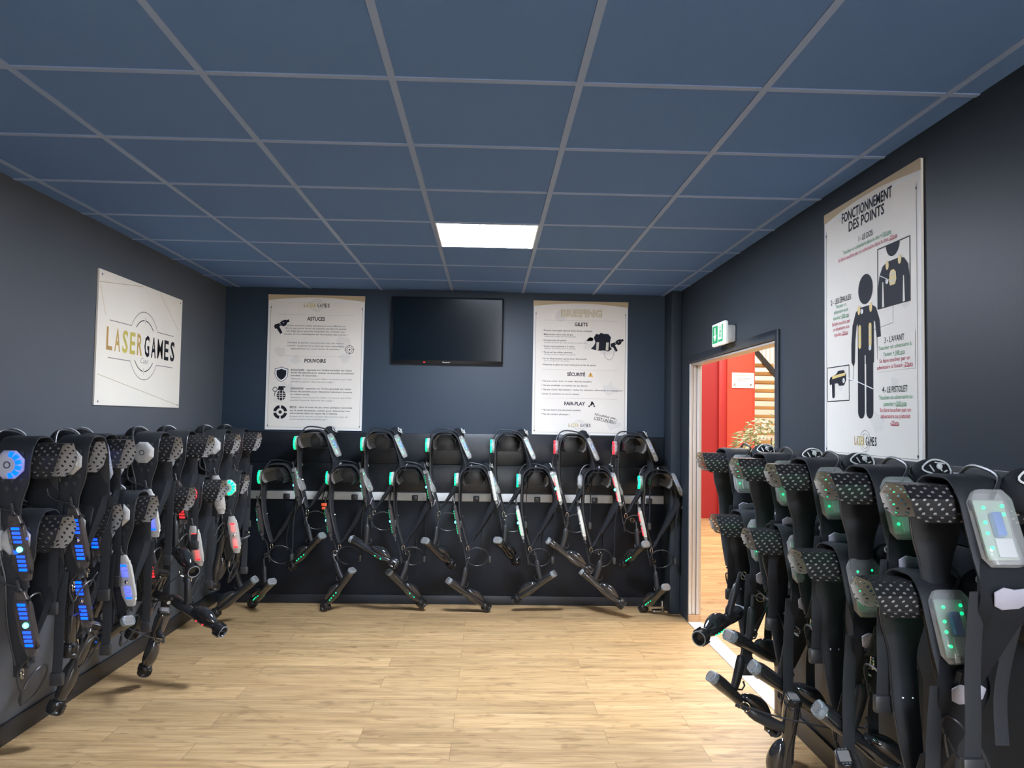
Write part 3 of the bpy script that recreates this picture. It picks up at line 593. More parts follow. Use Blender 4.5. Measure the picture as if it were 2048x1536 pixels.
G().tube([(0, 0, .29), (.02, 0, .6), (0, .02, 1.0), (.01, .02, 1.4)], [.02, .018, .014, .006], 8).obj('stem', 'bark', pl)
g = G(); rnd = random.Random(4)
for i in range(1100):
    a, b = rnd.uniform(0, 2 * PI), math.asin(rnd.uniform(-.8, 1)); R_ = rnd.uniform(.45, 1) ** .6
    c = Vector((.37 * R_ * math.cos(a) * math.cos(b), .37 * R_ * math.sin(a) * math.cos(b), 1.22 + .42 * R_ * math.sin(b)))
    dr = (Vector((math.cos(a), math.sin(a), rnd.uniform(-.6, .5)))).normalized(); sd = dr.cross(Vector((rnd.uniform(-.5, .5), rnd.uniform(-.5, .5), 1))).normalized()
    ln, wd = rnd.uniform(.06, .105), rnd.uniform(.014, .022); up = sd.cross(dr) * .006
    g.add([c, c + dr * ln * .45 + sd * wd + up, c + dr * ln - up, c + dr * ln * .45 - sd * wd + up], [(0, 1, 2), (0, 2, 3)], 0, False)
g.obj('foliage', 'leaf', pl, fix=False)
# ------------------------------------------------------------------ hangers: folded perforated saddles
BL = .43
def V(u, v, z): return Vector((u, -v, z))        # u to the right along the wall, v out of the wall, z up
def make_bracket():
    prof = [(-.070, -.125), (-.088, -.098), (-.088, -.046), (-.050, -.004), (.050, -.004), (.088, -.046), (.088, -.098), (.070, -.125)]
    g = G(); cell = .030
    for mi, off in ((0, 0.0), (1, .0022)):
        P = []
        for i, (a, b) in enumerate(prof):
            n = Vector((-a, -.06 - b)).normalized() * off; P.append((a + n.x, b + n.y))
        dist = [0]
        for i in range(len(P) - 1): dist.append(dist[-1] + math.dist(P[i], P[i + 1]))
        o = len(g.v)
        for i, (a, b) in enumerate(P):
            ch = .035 if i in (0, 1, 6, 7) else 0.0
            g.v += [tuple(V(a, 0, b)), tuple(V(a, BL - ch * (1 if i in (0, 7) else .4), b))]
            g.uv[o + 2 * i] = (0.1, dist[i] / cell); g.uv[o + 2 * i + 1] = ((BL - ch) / cell, dist[i] / cell)
        for i in range(len(P) - 1): g.f.append([o + 2 * i, o + 2 * i + 1, o + 2 * i + 3, o + 2 * i + 2]); g.mi.append(mi); g.sm.append(False)
    o = g.obj('hanger_bracket', ['perf_black', 'perf_steel'], fix=False)
    p = G().box((-.095, -.006, -.14), (.095, 0, .004)).obj('back_plate', 'door_frame_paint', o, bevel=.002)
    for sx in (-1, 1):
        G().tube([V(sx * .088, .002, -.098), V(sx * .089, BL - .014, -.098)], .0022, 6).obj('edge_lip', 'rubber', o)
    return o

# ------------------------------------------------------------------ vests
SV = .25                                           # strap centre out from the wall
def ribbon(path, widths, th, vc, mi=0, bow=0.0, nseg=6):
    """band following a (u, z) path, given widths along v, rounded edges"""
    g = G(); rs = []; n = len(path)
    for i, (a, b) in enumerate(path):
        p0 = path[max(0, i - 1)]; p1 = path[min(n - 1, i + 1)]; t = Vector((p1[0] - p0[0], p1[1] - p0[1])).normalized(); nr = Vector((-t.y, t.x))
        wd = widths[i] if isinstance(widths, (list, tuple)) else widths; h = th[i] if isinstance(th, (list, tuple)) else th
        c = vc[i] if isinstance(vc, (list, tuple)) else vc; ring = []
        for j in range(nseg + 1):
            s = -1 + 2 * j / nseg; e = math.sqrt(max(0, 1 - abs(s) ** 6)); q = nr * (h * (.25 + .75 * e) + bow * (1 - s * s)); ring.append(V(a + q.x, c + s * wd / 2, b + q.y))
        for j in range(nseg, -1, -1):
            s = -1 + 2 * j / nseg; e = math.sqrt(max(0, 1 - abs(s) ** 6)); q = -nr * h * (.25 + .75 * e) + nr * bow * (1 - s * s); ring.append(V(a + q.x, c + s * wd / 2, b + q.y))
        rs.append(ring)
    return g.rings(rs, mi)
def smooth_path(pts, k=4):                         # Catmull-Rom
    out = []; P = [Vector(p) for p in pts]
    for i in range(len(P) - 1):
        a, b, c, d = P[max(0, i - 1)], P[i], P[i + 1], P[min(len(P) - 1, i + 2)]
        for j in range(k):
            t = j / k; out.append(.5 * ((2 * b) + (c - a) * t + (2 * a - 5 * b + 4 * c - d) * t * t + (3 * b - a - 3 * c + d) * t ** 3))
    out.append(P[-1]); return out
def make_vest(oct_c, strip_c, pack_c, shell, mid='c', so=.035):
    """oct_c / strip_c / pack_c: light colours of shoulder sensor, front strip and back pack"""
    root = empty('laser_vest')
    # shoulder strap: foam shell over the saddle, front part hanging at -u
    P = [(-.040, -.60), (-.070, -.50), (-.095, -.40), (-.108, -.32), (-.112, -.24), (-.110, -.16), (-.112, -.09), (-.098, -.030), (-.058, .012), (.0, .018), (.058, .012), (.100, -.030), (.125, -.10), (.150, -.18), (.175, -.25)]
    Wd = [.050, .070, .080, .080, .090, .135, .145, .145, .140, .130, .130, .130, .125, .115, .10]
    pp = smooth_path([(a, b, w_) for (a, b), w_ in zip(P, Wd)], 3)
    ribbon([(p.x, p.y) for p in pp], [p.z for p in pp], .009, SV, bow=-.004).obj('shoulder_strap', 'foam', root)
    g = G()
    pe = [p for p in pp if p.y < .0 and p.x < 0]
    for s in (-1, 1): g.tube([V(p.x - .006, SV + s * (p.z / 2 - .002), p.y) for p in pe], .0045, 6)
    g.obj('strap_piping', 'rubber', root)
    g = G()
    for zz, n in ((-.045, 3), (-.150, 3), (-.185, 2)):
        for i in range(n): g.sphere(V(-.119 if zz > -.1 else -.120, SV + (i - (n - 1) / 2) * .036, zz), (.003, .012, .012), 0, 10, 4)
    g.obj('vent_dimple', 'rubber', root)
    g = G()
    for z_, u_ in ((-.38, -.086), (-.545, -.052)):
        for s in (-1, 1): g.sphere(V(u_, SV + s * .015, z_), .005, 0, 8, 4)
    g.obj('rivet', 'chrome', root)
    # octagonal shoulder sensor
    g = G(); c = V(-.122, SV, -.088); rs = []
    for h, r in ((0, .058), (.016, .062), (.030, .050), (.036, .030), (.033, .012)):
        rs.append([c + V(-h, r * math.cos(PI / 8 + q * PI / 4), r * math.sin(PI / 8 + q * PI / 4)) for q in range(8)])
    g.rings(rs, 0, smooth=False); g.obox(c + V(-.012, .062 if False else -.062, 0), (.013, 0, 0), (0, .012, 0), (0, 0, .040))
    sn = g.obj('shoulder_sensor', shell if shell != 'smoked_shell' else 'pale_shell', root, bevel=.0025)
    if oct_c != 'n':
        g = G()
        for q in range(6): a = -1.25 + q * .5; g.obox(c + V(-.028, .043 * math.cos(a), .043 * math.sin(a)), (.007, 0, 0), V(0, .010 * math.cos(a), .010 * math.sin(a)), V(0, -.008 * math.sin(a), .008 * math.cos(a)))
        g.obj('light_ring', 'led_' + oct_c, sn)
    G().tube([c + V(-.034, .012 * math.cos(q), .012 * math.sin(q)) for q in [2 * PI * i / 14 for i in range(14)]], .003, 6, closed=True).obj('button_ring', 'button', sn)
    # front light strip, hanging from the strap
    a, b = Vector((-.152, -.285)), Vector((-.098, -.545)); t = (b - a).normalized(); nr = Vector((-t.y, t.x)) * -1
    if nr.x > 0: nr = -nr
    def T(l, v, h): q = a + t * l + nr * h; return V(q.x, SV + so + l * .12 + v, q.y)
    g = G(); rs = []; n = 14
    for i in range(n + 1):
        l = .265 * i / n; e = min(1, .55 + 2.2 * min(i, n - i) / n); w_ = .034 * min(1, e); h = .017 * min(1, .6 + 1.6 * min(i, n - i) / n)
        rs.append([T(l, w_ * x, h * y) for x, y in ((-1, -.7), (-.7, -1), (.7, -1), (1, -.7), (1, .5), (.6, 1), (-.6, 1), (-1, .5))])
    sp = g.rings(rs).obj('front_strip', shell, root)
    g = G()
    for l in (.050, .068, .086, .104, .165, .183, .201, .219): g.obox(T(l, .002, .008), T(l, .002, .016) - T(l, .002, .008), T(l, .017, .008) - T(l, .002, .008), T(l + .0048, .002, .008) - T(l, .002, .008))
    g.obj('light_row', 'led_' + strip_c, sp)
    G().obox(T(.132, .004, 0), T(.132, .004, .011) - T(.132, .004, 0), T(.132, .030, 0) - T(.132, .004, 0), T(.235, .004, 0) - T(.132, .004, 0)).obj('circuit_board', 'pcb_pale' if shell != 'smoked_shell' else 'muzzle', sp)
    G().sphere(T(.135, .004, .013), (.012, .012, .012), 0, 10, 6).obj('centre_sensor', 'led_c' if mid == 'c' else 'chrome', sp)
    # cables
    g = G(); g.tube(smooth_path([c + V(-.012, -.062, -.036), c + V(-.03, -.072, -.09), c + V(-.035, -.06, -.15), T(-.012, 0, 0), T(.01, 0, 0)], 4), .0042, 7)
    g.tube([T(-.050 + .005 * i, -.004, 0.0) for i in range(11)], [.008 if i % 2 else .006 for i in range(11)], 8)
    g.obj('sensor_cable', 'rubber', root)
    g = G(); g.tube(smooth_path([c + V(-.01, -.055, .035), c + V(.0, -.066, .08), V(-.08, SV - .075, .040), V(.0, SV - .07, .042), V(.08, SV - .06, .02), V(.125, SV - .01, -.03)], 4), .0055, 7).obj('shoulder_cable', 'rubber', root)
    # collar pad with badge
    g = G().sphere(V(.095, SV - .125, -.012), (.052, .070, .062), 0, 16, 10)
    cp = g.obj('collar_pad', 'fabric', root)
    bd = G(); bc = Vector((.135, -(SV - .125), .022)); bn = Vector((.80, 0, .60)); bx = Vector((0, 1, 0)) * -1; by = bn.cross(bx)
    if by.z < 0: by = -by
    def B(x, y, h=.0): rr_ = -(x * x) * 7 - (y * y) * 8; return bc + bx * x + by * y + bn * (.012 + h + rr_)
    bd.tube([B(.042 * math.cos(q) * (1 + .12 * math.cos(3 * q)), .030 * math.sin(q)) for q in [2 * PI * i / 28 for i in range(28)]], .003, 6, closed=True)
    bd.sphere(B(0, 0), (.006, .010, .010), 0, 10, 6)
    for s in (-1, 1): bd.tube([B(.012 * s + .008, -.016), B(.012 * s + .014, .008)], .0025, 6)
    bd.tube([B(-.024, .014), B(.008, .017)], .0025, 6); bd.tube([B(-.022, -.012), B(-.010, -.018)], .0025, 6)
    bd.obj('badge', 'badge_white', cp)
    # back pack: clear box with circuit board, on the back half
    a2, b2 = Vector((.098, -.022)), Vector((.178, -.195)); t2 = (b2 - a2).normalized(); n2 = Vector((-t2.y, t2.x))
    if n2.x < 0: n2 = -n2
    def K(l, v, h): q = a2 + t2 * l + n2 * h; return V(q.x, SV + .0 + v, q.y)
    g = G(); LN = .195; rs = []
    for i in range(9):
        l = LN * i / 8; e = min(1, .72 + 2.5 * min(i, 8 - i) / 8); rs.append([K(l, .052 * e * x, .024 + .021 * e * y) for x, y in ((-1, -.75), (-.85, -1), (.85, -1), (1, -.75), (1, .6), (.75, 1), (-.75, 1), (-1, .6))])
    bx_ = g.rings(rs).obj('back_pack', 'clear_shell', root)
    def kb(l0, l1, v0, v1, h0, h1): return G().add([K(l, v, h) for h in (h0, h1) for v in (v0, v1) for l in (l0, l1)], [(0, 2, 3, 1), (4, 5, 7, 6), (0, 1, 5, 4), (1, 3, 7, 5), (3, 2, 6, 7), (2, 0, 4, 6)], 0, False)
    kb(.022, .178, -.040, .040, .010, .016).obj('circuit_board', 'pcb' if pack_c == 'g' else 'pcb_pale', bx_)
    kb(.058, .122, -.014, .012, .018, .040).obj('capacitor', 'cap_blue', bx_, bevel=.006)
    kb(.124, .172, -.032, .012, .017, .022).obj('serial_label', 'label_white', bx_)
    g = G()
    for l, v in ((.040, -.028), (.062, -.026), (.084, .028), (.112, .030), (.045, .022), (.150, .028)): g.sphere(K(l, v, .026), .0052, 0, 8, 5)
    g.obj('indicator_light', 'led_' + pack_c, bx_)
    # body panel folded under the back pack, narrowing to the clip
    pp = smooth_path([(.135, -.135, .012), (.160, -.215, .022), (.168, -.275, .032), (.130, -.345, .026), (.085, -.430, .020), (.030, -.520, .014), (-.020, -.590, .011)], 3)
    wv = smooth_path([(.10, 0, 0), (.13, 0, 0), (.14, 0, 0), (.12, 0, 0), (.085, 0, 0), (.06, 0, 0), (.045, 0, 0)], 3)
    ribbon([(p.x, p.y) for p in pp], [q.x for q in wv], [p.z for p in pp], SV - .015).obj('body_panel', 'fabric', root)
    g = G(); pc = V(.203, SV - .005, -.268)
    rn = random.Random(3)
    g.prism([(-.045, .018), (-.030, .028), (.0, .024), (.028, .030), (.048, .016), (.040, -.02), (.02, -.03), (-.022, -.026), (-.042, -.012)], lambda x, y, d_: pc + Vector((d_ + .35 * y, -x, y)), 0, .006)
    g.obj('rubber_patch', 'patch', root, bevel=.002)
    # webbing belt hanging from the back half
    pp = smooth_path([(.165, -.26), (.150, -.36), (.140, -.48), (.142, -.60), (.135, -.70)], 3)
    ribbon([(p[0], p[1]) for p in pp], .042, .0022, SV + .055).obj('belt_webbing', 'webbing', root)
    pp = smooth_path([(.125, -.34), (.085, -.45), (.060, -.56), (.066, -.68)], 3)
    ribbon([(p[0], p[1]) for p in pp], .038, .0022, SV - .07).obj('belt_webbing', 'webbing', root)
    g = G().box((.125, -SV - .085, -.735), (.15, -SV - .028, -.68)).obj('buckle', 'rubber', root, bevel=.008)
    ribbon([(p[0], p[1]) for p in smooth_path([(.03, -.50), (-.01, -.585), (-.04, -.61)], 3)], .055, .006, SV).obj('side_strap', 'webbing', root)
    # gun cable loop at the bottom
    lc = V(.035, SV + .01, -.70)
    g = G(); g.tube(smooth_path([T(.262, 0, 0), V(-.075, SV, -.62)] + [lc + V(-.088 * math.cos(q) * 1.05, .03 * math.sin(q), .076 * math.sin(q)) for q in [2 * PI * i / 10 for i in range(11)]] + [V(-.05, SV + .005, -.76)], 3), .0042, 7)
    g.tube([T(.258 + .005 * i, 0, 0) for i in range(9)], [.008 if i % 2 else .006 for i in range(9)], 8)
    g.obj('cable_loop', 'rubber', root)
    g = G(); g.tube([V(-.040 + .010 * math.cos(q), SV, -.635 + .022 * math.sin(q)) for q in [2 * PI * i / 14 for i in range(14)]], .0035, 6, closed=True).obj('carabiner', 'chrome', root)
    return root
def wall_mat(wall, along, z):
    if wall == 'back': return Matrix.Translation((along, YB - BT, z))
    if wall == 'left': return Matrix.Translation((XL + BT, along, z)) @ Matrix.Rotation(PI / 2, 4, 'Z')
    return Matrix.Translation((XR - BT, along, z)) @ Matrix.Rotation(-PI / 2, 4, 'Z')
bracket0 = make_bracket(); note_kids(bracket0); bracket_used = []
vest_protos = {}
VESTS = []                                         # (wall, clip point in the world)
ROWZ = {('back', 'u'): 1.420, ('back', 'l'): 1.145, ('left', 'u'): 1.425, ('left', 'l'): 1.125, ('right', 'u'): 1.395, ('right', 'l'): 1.100}
def place(wall, row, along, look, blabel, vlabel, dv=0.0, tilt=0.0):
    mt = wall_mat(wall, along, ROWZ[wall, row])
    b = bracket0 if not bracket_used else copy_tree(bracket0)
    bracket_used.append(b); b.matrix_world = mt @ Matrix.Diagonal({'back': (1, 1, 1, 1), 'left': (.82, 1.10, 1.18, 1), 'right': (.92, 1, .82, 1)}[wall])
    tag(b, blabel, 'hanger', {'back': 'hanger brackets on the back wall', 'left': 'hanger brackets on the left wall', 'right': 'hanger brackets on the right wall'}[wall])
    if look in vest_protos: v = copy_tree(vest_protos[look])
    else: v = vest_protos[look] = make_vest(*look); note_kids(v)
    v.matrix_world = mt @ Matrix.Translation((0, -dv, 0)) @ Matrix.Rotation(tilt, 4, 'Z') @ Matrix.Diagonal((.88 if wall == 'left' else 1, 1, 1, 1))
    tag(v, vlabel, 'laser tag vest', {'back': 'laser tag vests on the back wall', 'left': 'laser tag vests on the left wall', 'right': 'laser tag vests on the right wall'}[wall])
    VESTS.append((wall, v.matrix_world @ V(-.04, SV, -.655)))
Gg = ('g', 'g', 'g', 'smoked_shell'); GC = ('g', 'n', 'g', 'clear_shell', 'n'); RC = ('r', 'r', 'n', 'clear_shell'); NC = ('n', 'n', 'n', 'clear_shell', 'n'); GR = ('g', 'r', 'n', 'clear_shell', 'n')
GCL = ('g', 'g', 'g', 'clear_shell'); GRT = ('g', 'g', 'g', 'smoked_shell', 'c', -.045)
BB = ('b', 'b', 'b', 'smoked_shell'); BN = ('n', 'b', 'b', 'smoked_shell', 'n'); BP = ('n', 'b', 'b', 'pale_shell', 'n'); RS = ('n', 'r', 'r', 'smoked_shell', 'n'); WP = ('n', 'n', 'n', 'pale_shell', 'n'); RP = ('r', 'r', 'r', 'pale_shell', 'n'); GRP = ('g', 'r', 'r', 'pale_shell', 'n')
ORD = ['first', 'second', 'third', 'fourth', 'fifth', 'sixth', 'seventh']
# back wall, upper row then lower row (left to right)
for i, (x, lk, lb) in enumerate([(-1.393, Gg, 'black vest with dim green lights and orange clip below the tips poster, upper row'), (-.862, Gg, 'black vest with green strip hanging just right of the tips poster, upper row'),
        (-.344, Gg, 'black vest with bright green strip hanging under the television, upper row'), (.175, GC, 'black vest with clear unlit strip and green shoulder sensor left of the briefing poster'),
        (.688, RC, 'black vest with red lit strip hanging under the briefing poster'), (1.165, RC, 'black vest with red lit strip right of the briefing poster, upper row')]):
    place('back', 'u', x, lk, f'perforated black metal hanger on the back wall, {ORD[i]} from left of the upper row', lb)
for i, (x, lk, lb, tl) in enumerate([(-1.668, Gg, 'black vest with green strip hanging at the left end of the lower back row', 0), (-1.130, Gg, 'black vest with green strip, second from left in the lower back row', 0),
        (-.624, Gg, 'black vest with green strip, third from left in the lower back row', 0), (-.107, Gg, 'black vest with green strip under the right edge of the television, lower row', 0),
        (.392, GCL, 'black vest with bright green clear strip, lower row left of the briefing poster middle', 0), (.885, NC, 'black vest with unlit clear strip, second from right in the lower back row', 0),
        (1.375, GR, 'black vest with red strip and green shoulder light in the right back corner', 0)]):
    place('back', 'l', x, lk, f'perforated black metal hanger on the back wall, {ORD[i]} from left of the lower row', lb, tilt=tl)
# left wall, from the camera to the back corner
for i, (y, lk, dv, lb) in enumerate([(3.25, BB, .060, 'black vest with blue lights nearest the left picture edge, upper left row'), (3.51, BN, .15, 'black vest with large grey shoulder sensor, second in the upper left row'),
        (3.80, BB, .065, 'black vest with blue dot on its shoulder sensor, third in the upper left row'), (4.38, BP, .085, 'black vest with pale strip and blue lights, fourth in the upper left row'),
        (4.89, RS, .04, 'black vest with dark strip lit red, fifth in the upper left row'), (5.41, WP, .09, 'black vest with whitish unlit strip, sixth in the upper left row'),
        (5.91, RP, .06, 'black vest with red shoulder light nearest the back corner in the upper left row')]):
    place('left', 'u', y, lk, f'perforated hanger on the left wall, {ORD[i]} from the camera in the upper row', lb, dv=dv)
for i, (y, lk, dv, lb) in enumerate([(3.27, BB, .085, 'black vest with blue strip low beside the white trunking, lower left row nearest the camera'), (3.69, BN, .085, 'black vest with blue strip, second in the lower left row from the camera'),
        (4.09, BP, .10, 'black vest with pale sensor and pale blue lit strip, third in the lower left row'), (4.61, RS, -.01, 'black vest with red dots on a dark strip, fourth in the lower left row'),
        (5.15, RP, .05, 'black vest with pale strip lit pink red, fifth in the lower left row'), (5.64, GRP, .13, 'black vest with green ringed shoulder sensor at the far end of the lower left row')]):
    place('left', 'l', y, lk, f'perforated hanger on the left wall, {ORD[i]} from the camera in the lower row', lb, dv=dv)
# right wall, from the doorway to the camera
for i, (y, lb) in enumerate([(4.05, 'black vest hanging in front of the open doorway, upper right row farthest from the camera'), (3.48, 'black vest, second from the doorway in the upper right row'), (3.03, 'black vest, third from the doorway in the upper right row'),
        (2.545, 'black vest below the right end of the points poster, fourth in the upper right row'), (2.10, 'black vest with large clear circuit box at the right picture edge')]):
    place('right', 'u', y, GRT, f'perforated hanger on the right wall, {ORD[i]} from the doorway in the upper row', lb)
for i, (y, lb) in enumerate([(3.80, 'black vest, nearest the doorway in the lower right row'), (3.31, 'black vest, second from the doorway in the lower right row'), (2.78, 'black vest third from the doorway in the lower right row'),
        (2.28, 'black vest with bright green lights, nearest the camera in the lower right row')]):
    place('right', 'l', y, GRT, f'perforated hanger on the right wall, {ORD[i]} from the doorway in the lower row', lb)
# orange release clip on the first back vest
G().box((-1.31, YB - BT - SV - .07, .838), (-1.268, YB - BT - SV - .045, .862)).box((-1.305, YB - BT - SV - .07, .812), (-1.275, YB - BT - SV - .045, .832)).obj('orange_release_clip', 'orange_clip', None, bevel=.004)
oc = bpy.data.objects['orange_release_clip']; v1 = [o for o in COL.objects if o.get('label', '').startswith('black vest with dim green lights')][0]
oc.parent = v1; oc.matrix_parent_inverse = v1.matrix_world.inverted()

# ------------------------------------------------------------------ laser pistols
def make_pistol(col, bez='bezel'):
    root = empty('laser_pistol')
    g = G(); prof = [(.0, .024, .026, .0), (.012, .029, .029, 0), (.05, .030, .030, 0), (.10, .027, .027, -.001), (.15, .0235, .024, -.004), (.19, .023, .023, -.006), (.24, .027, .026, -.006), (.29, .026, .025, -.004), (.33, .020, .021, 0), (.365, .018, .018, 0)]
    pp = smooth_path([(a, b, c) for a, b, c, d in prof], 3); dz = smooth_path([(d, 0, 0) for a, b, c, d in prof], 3)
    g.rings([[(p.x, p.z * 1.22 * math.cos(q), d_.x + p.y * 1.05 * math.sin(q)) for q in [2 * PI * i / 18 for i in range(18)]] for p, d_ in zip(pp, dz)])
    # fore-grip bulge on the grip side
    fr = smooth_path([(.165, .006, .008), (.185, .016, .020), (.22, .023, .030), (.26, .024, .034), (.30, .021, .028), (.335, .013, .014), (.35, .006, .006)], 3)
    g.rings([[(p.x, p.y * 1.45 * math.cos(q), .022 + .012 * math.sin((p.x - .165) / .185 * PI) + p.z * math.sin(q)) for q in [2 * PI * i / 16 for i in range(16)]] for p in fr])
    body = g.obj('body', 'smoked', root)
    g = G()
    for s in (-1, 1): g.tube(smooth_path([(.03, s * .036, -.006), (.12, s * .0315, -.010), (.20, s * .0295, .0), (.30, s * .031, -.004), (.34, s * .025, .0)], 4), .0028, 6)
    g.obj('side_seam', 'muzzle', body)
    fr = smooth_path([(.112, .015, .019, .018), (.100, .016, .021, .055), (.083, .0165, .021, .095), (.062, .0165, .022, .135), (.052, .015, .020, .155)][0:5], 1)
    G4 = [(.115, .015, .018, .015), (.104, .016, .020, .05), (.088, .0175, .0215, .09), (.070, .017, .022, .13), (.058, .015, .019, .152), (.054, .009, .012, .160)]
    rs = []
    for x, ry, rx, z in G4: rs.append([(x + rx * math.cos(q), ry * math.sin(q), z - .30 * rx * math.cos(q) * -1) for q in [2 * PI * i / 14 for i in range(14)]])
    G().rings(rs).obj('grip', 'grip_rubber', root)
    G().tube([(.130, 0, .028), (.150, 0, .040), (.150, 0, .062), (.132, 0, .074)], .0045, 6).obj('trigger', 'grip_rubber', root)
    # screen housing at the rear
    oc_ = [(-.036, -.011), (-.036, .012), (-.024, .026), (.024, .026), (.036, .012), (.036, -.011), (.024, -.026), (-.024, -.026)]
    h = G().rings([[(x, a * s, b * s - .002) for a, b in oc_] for x, s in ((.014, .78), (.004, 1.0), (-.014, 1.0), (-.018, .93))], 0, smooth=False).obj('screen_housing', bez, root, bevel=.003)
    G().box((-.0195, -.020, -.019), (-.0178, .020, .016)).obj('screen', 'lcd', h)
    g = G()
    for s in (-1, 1):
        for i in range(3): g.box((-.0198, s * .0265 - .003, -.014 + i * .010), (-.0176, s * .0265 + .003, -.008 + i * .010))
    g.obj('button', 'button', h)
    # muzzle with lugs
    g = G()
    out = [(.350, .018), (.354, .030), (.370, .035), (.384, .030), (.398, .030), (.402, .036), (.413, .036), (.413, .029), (.385, .022)]
    g.rings([[(x, r * math.cos(q), r * math.sin(q)) for q in [2 * PI * i / 20 for i in range(20)]] for x, r in out])
    for q in range(4): a = q * PI / 2 + PI / 4; g.obox((.385, .032 * math.cos(a), .032 * math.sin(a)), (.020, 0, 0), (0, .008 * math.cos(a), .008 * math.sin(a)), (0, -.012 * math.sin(a), .012 * math.cos(a)))
    mz = g.obj('muzzle', 'muzzle', root, bevel=.0015)
    G().tube([(.413, .0325 * math.cos(q), .0325 * math.sin(q)) for q in [2 * PI * i / 20 for i in range(20)]], .0025, 6, closed=True).obj('muzzle_ring', 'bezel', mz)
    if col != 'n':
        g = G()
        for x, y, z in ((.215, .029, -.016), (.245, .032, -.014), (.275, .032, -.012), (.300, .029, -.010), (.235, -.031, -.014), (.285, -.031, -.012)): g.sphere((x, y, z), (.0055, .0045, .0045), 0, 8, 5)
        g.obj('indicator_light', 'led_' + col, root)
    g = G(); bx, bz = .055, .160
    g.tube([(bx - .0025 * i, 0, bz + .0055 * i) for i in range(10)], [.0085 if i % 2 else .0065 for i in range(10)], 8)
    g.obj('cable_sleeve', 'rubber', root)
    return root
pistols = {}
def pistol(R, d, col, label, group, up=(0, 0, 1), bez='bezel'):
    d = Vector(d).normalized(); up = Vector(up); zz = (up - d * up.dot(d)).normalized(); yy = zz.cross(d)
    mt = Matrix((d, yy, zz)).transposed().to_4x4(); mt.translation = R
    if (col, bez) in pistols: p = copy_tree(pistols[col, bez])
    else: p = pistols[col, bez] = make_pistol(col, bez); note_kids(p)
    p.matrix_world = mt
    tag(p, label, 'laser pistol', group)
    wall = group.rsplit(' ', 2)[1]
    bt = mt @ Vector((.032, 0, .212))
    best = min((v for v in VESTS if v[0] == wall and v[1].z > bt.z - .22), key=lambda v: (v[1] - bt).length, default=None)
    inv = mt.inverted()
    if best:
        e = best[1]; dd = (e - bt).length
        mid = (bt + e) / 2 + Vector((0, 0, -.02 * min(1, dd)))
        rg = bt + (e - bt).normalized() * min(.035, dd * .4)
        k = G().tube([inv @ q for q in smooth_path([bt, rg, mid, e], 4)], .0032, 6).obj('lanyard', 'webbing', p, fix=True)
        a_ = (e - bt).normalized(); b_ = a_.cross(Vector((.3, .8, .1))).normalized()
        G().tube([inv @ (rg + a_ * .018 * math.cos(q) + b_ * .018 * math.sin(q)) for q in [2 * PI * i / 18 for i in range(18)]], .0018, 6, closed=True).obj('key_ring', 'brass' if random.random() < .5 else 'chrome', p)
        if random.random() < .4: G().sphere(inv @ (rg + Vector((.0, 0, -.02))), (.011, .011, .004), 0, 12, 5).obj('tag_disc', 'badge_white', p)
    return p
gb = 'laser pistols hanging on the back wall'; gl = 'laser pistols hanging on the left wall'; gr = 'laser pistols hanging on the right wall'
for R, d, c, lb in [
    ((-1.654, 6.10, .264), (-.526, .60, -.543), 'g', 'smoky pistol facing its grey screen outward at the left end of the lower back row'),
    ((-1.295, 6.17, .609), (-.655, .355, -.667), 'g', 'smoky pistol with green lights pointing down left below the tips poster, upper'),
    ((-1.053, 6.17, .340), (-.563, .275, -.779), 'g', 'smoky pistol with green lights pointing down left to the floor below the tips poster'),
    ((-1.052, 6.17, .589), (.87, -.231, -.435), 'g', 'smoky pistol pointing down right with grey screen at its left, below the tips poster'),
    ((-.752, 6.17, .331), (.621, .367, -.693), 'g', 'smoky pistol pointing down right to the floor left of the television middle'),
    ((-.475, 6.12, .588), (.503, .647, -.573), 'n', 'smoky pistol with its grey screen facing outward below the television'),
    ((-.284, 6.17, .270), (.758, .297, -.580), 'n', 'smoky pistol pointing down right with muzzle at the floor below the television'),
    ((.092, 6.10, .603), (.392, .744, -.541), 'n', 'smoky pistol with grey screen facing outward left of the briefing poster'),
    ((.532, 6.17, .333), (-.731, .338, -.593), 'n', 'smoky pistol pointing down left with screen at its right, below the briefing poster'),
    ((.497, 6.17, .592), (.818, -.029, -.574), 'n', 'smoky pistol pointing down right in mid height below the briefing poster'),
    ((.766, 6.17, .355), (.776, -.151, -.613), 'n', 'smoky pistol pointing down right to the floor below the briefing poster'),
    ((1.246, 6.08, .589), (-.288, .79, -.542), 'g', 'dark pistol with bright cream screen near the right back corner, upper'),
    ((1.400, 6.05, .264), (-.292, .75, -.593), 'g', 'dark pistol with grey framed black screen low in the right back corner')]:
    pistol(R, d, c, lb, gb)
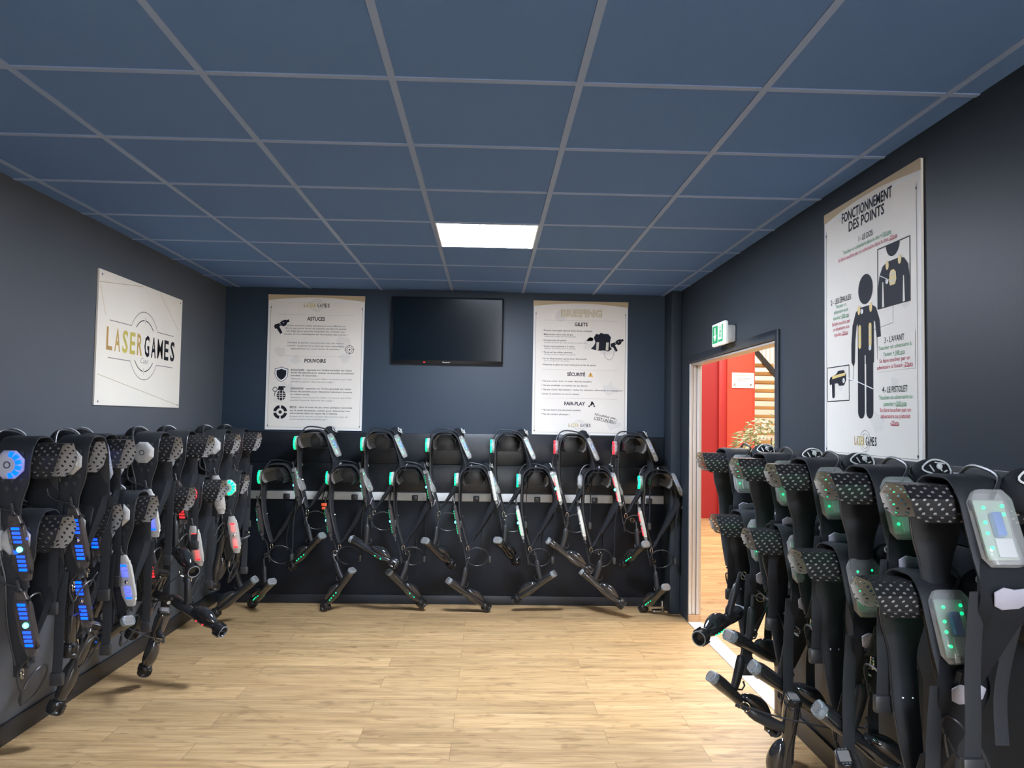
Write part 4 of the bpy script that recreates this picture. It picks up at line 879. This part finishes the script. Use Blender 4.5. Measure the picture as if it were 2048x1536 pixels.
for R, d, c, up, lb in [
    ((-1.86, 3.605, .86), (-.036, .011, -.999), 'n', (-.9, .4, 0), 'glossy pistol hanging muzzle down, large, under the grey sensor vest at left'),
    ((-1.86, 3.783, .536), (-.333, -.129, -.934), 'n', (-.6, .8, 0), 'glossy pistol hanging lowest at left with its muzzle above the skirting board'),
    ((-1.86, 3.951, .87), (-.25, .062, -.966), 'b', (-.7, .7, 0), 'silvery smoked pistol with blue glow hanging muzzle down on the left wall'),
    ((-1.80, 4.002, .503), (-.762, .388, -.518), 'b', (-.2, .3, 1), 'dark pistol with blue lights and pale screen on its right, left wall'),
    ((-1.86, 4.56, .627), (-.447, .076, -.891), 'n', (.8, -.6, .3), 'glossy pistol hanging muzzle down with round muzzle ring, mid left wall'),
    ((-1.78, 4.405, .447), (-.357, .267, -.895), 'n', (.5, -.8, .2), 'glossy pistol hanging muzzle down just above the floor, mid left wall'),
    ((-1.84, 4.665, .463), (.854, -.372, -.364), 'r', (0, 0, 1), 'dark pistol with red lights pointing right away from the left wall'),
    ((-1.86, 5.568, .714), (-.165, .117, -.979), 'n', (.7, .7, 0), 'small grey pistol hanging muzzle straight down near the left back corner'),
    ((-1.70, 5.798, .34), (-.747, .121, -.654), 'n', (-.3, 0, 1), 'smoky pistol pointing down left with white screen edge in the left back corner'),
    ((-1.90, 4.72, .787), (.645, -.706, -.292), 'n', (0, 0, 1), 'shiny pistol with cream highlights caught between vests on the left wall'),
    ((-1.84, 5.93, .596), (-.34, .6, -.674), 'n', (0, 0, 1), 'pistol showing a pale screen beside the white trunking in the left corner')]:
    pistol(R, d, c, lb, gl, up, 'bezel' if 'screen' in lb else 'muzzle')
for R, d, c, up, lb in [
    ((1.25, 3.821, .625), (-.681, -.721, -.127), 'g', (.2, 0, 1), 'dark pistol with a green light pointing left in front of the doorway'),
    ((1.12, 3.535, .582), (.791, .439, -.427), 'n', (.2, 0, 1), 'black pistol with grey framed screen facing the camera in front of the doorway'),
    ((1.12, 3.211, .543), (.838, .042, -.544), 'n', (.35, -.1, 1), 'black pistol with ribbed grey screen edge pointing right, above the threshold end'),
    ((1.05, 3.567, .385), (.771, .127, -.624), 'n', (.3, .1, 1), 'black pistol hanging lowest over the white threshold, pointing down right'),
    ((1.17, 2.948, .502), (-.045, .22, -.974), 'n', (-1, 0, .2), 'glossy black pistol hanging muzzle straight down on the right'),
    ((1.17, 2.696, .561), (.81, -.063, -.583), 'n', (.3, -.1, 1), 'large glossy black pistol pointing down right at the bottom right of the room'),
    ((1.17, 2.516, .469), (.247, .441, -.863), 'n', (.3, -.6, 1), 'black pistol partly hidden at the bottom edge on the right')]:
    pistol(R, d, c, lb, gr, up, 'muzzle' if 'straight down' in lb or 'partly hidden' in lb else 'bezel')
# small plugs on the white rails
for i, x in enumerate((-1.66, -1.10, -.60, -.09, .42, .90, 1.36)):
    o = G().box((x - .025, YB - .068, .862), (x + .025, YB - .034, .905)).obj('charger_plug', 'rubber', bevel=.006)
    tag(o, 'small black charger plug fixed on the white trunking of the back wall', 'charger plug', 'charger plugs on the back wall trunking')
o = G().box((XL + .036, 3.60, .80), (XL + .085, 3.67, .89)).obj('power_adapter', 'rubber', bevel=.012)
G().tube(smooth_path([(XL + .06, 3.61, .80), (XL + .055, 3.60, .765), (XL + .058, 3.625, .752), (XL + .06, 3.64, .80)], 4), .0025, 6).obj('cord', 'rubber', o)
tag(o, 'black power adapter plugged on the white trunking at the left picture edge', 'power adapter')
bpy.data.objects.remove(_tob)
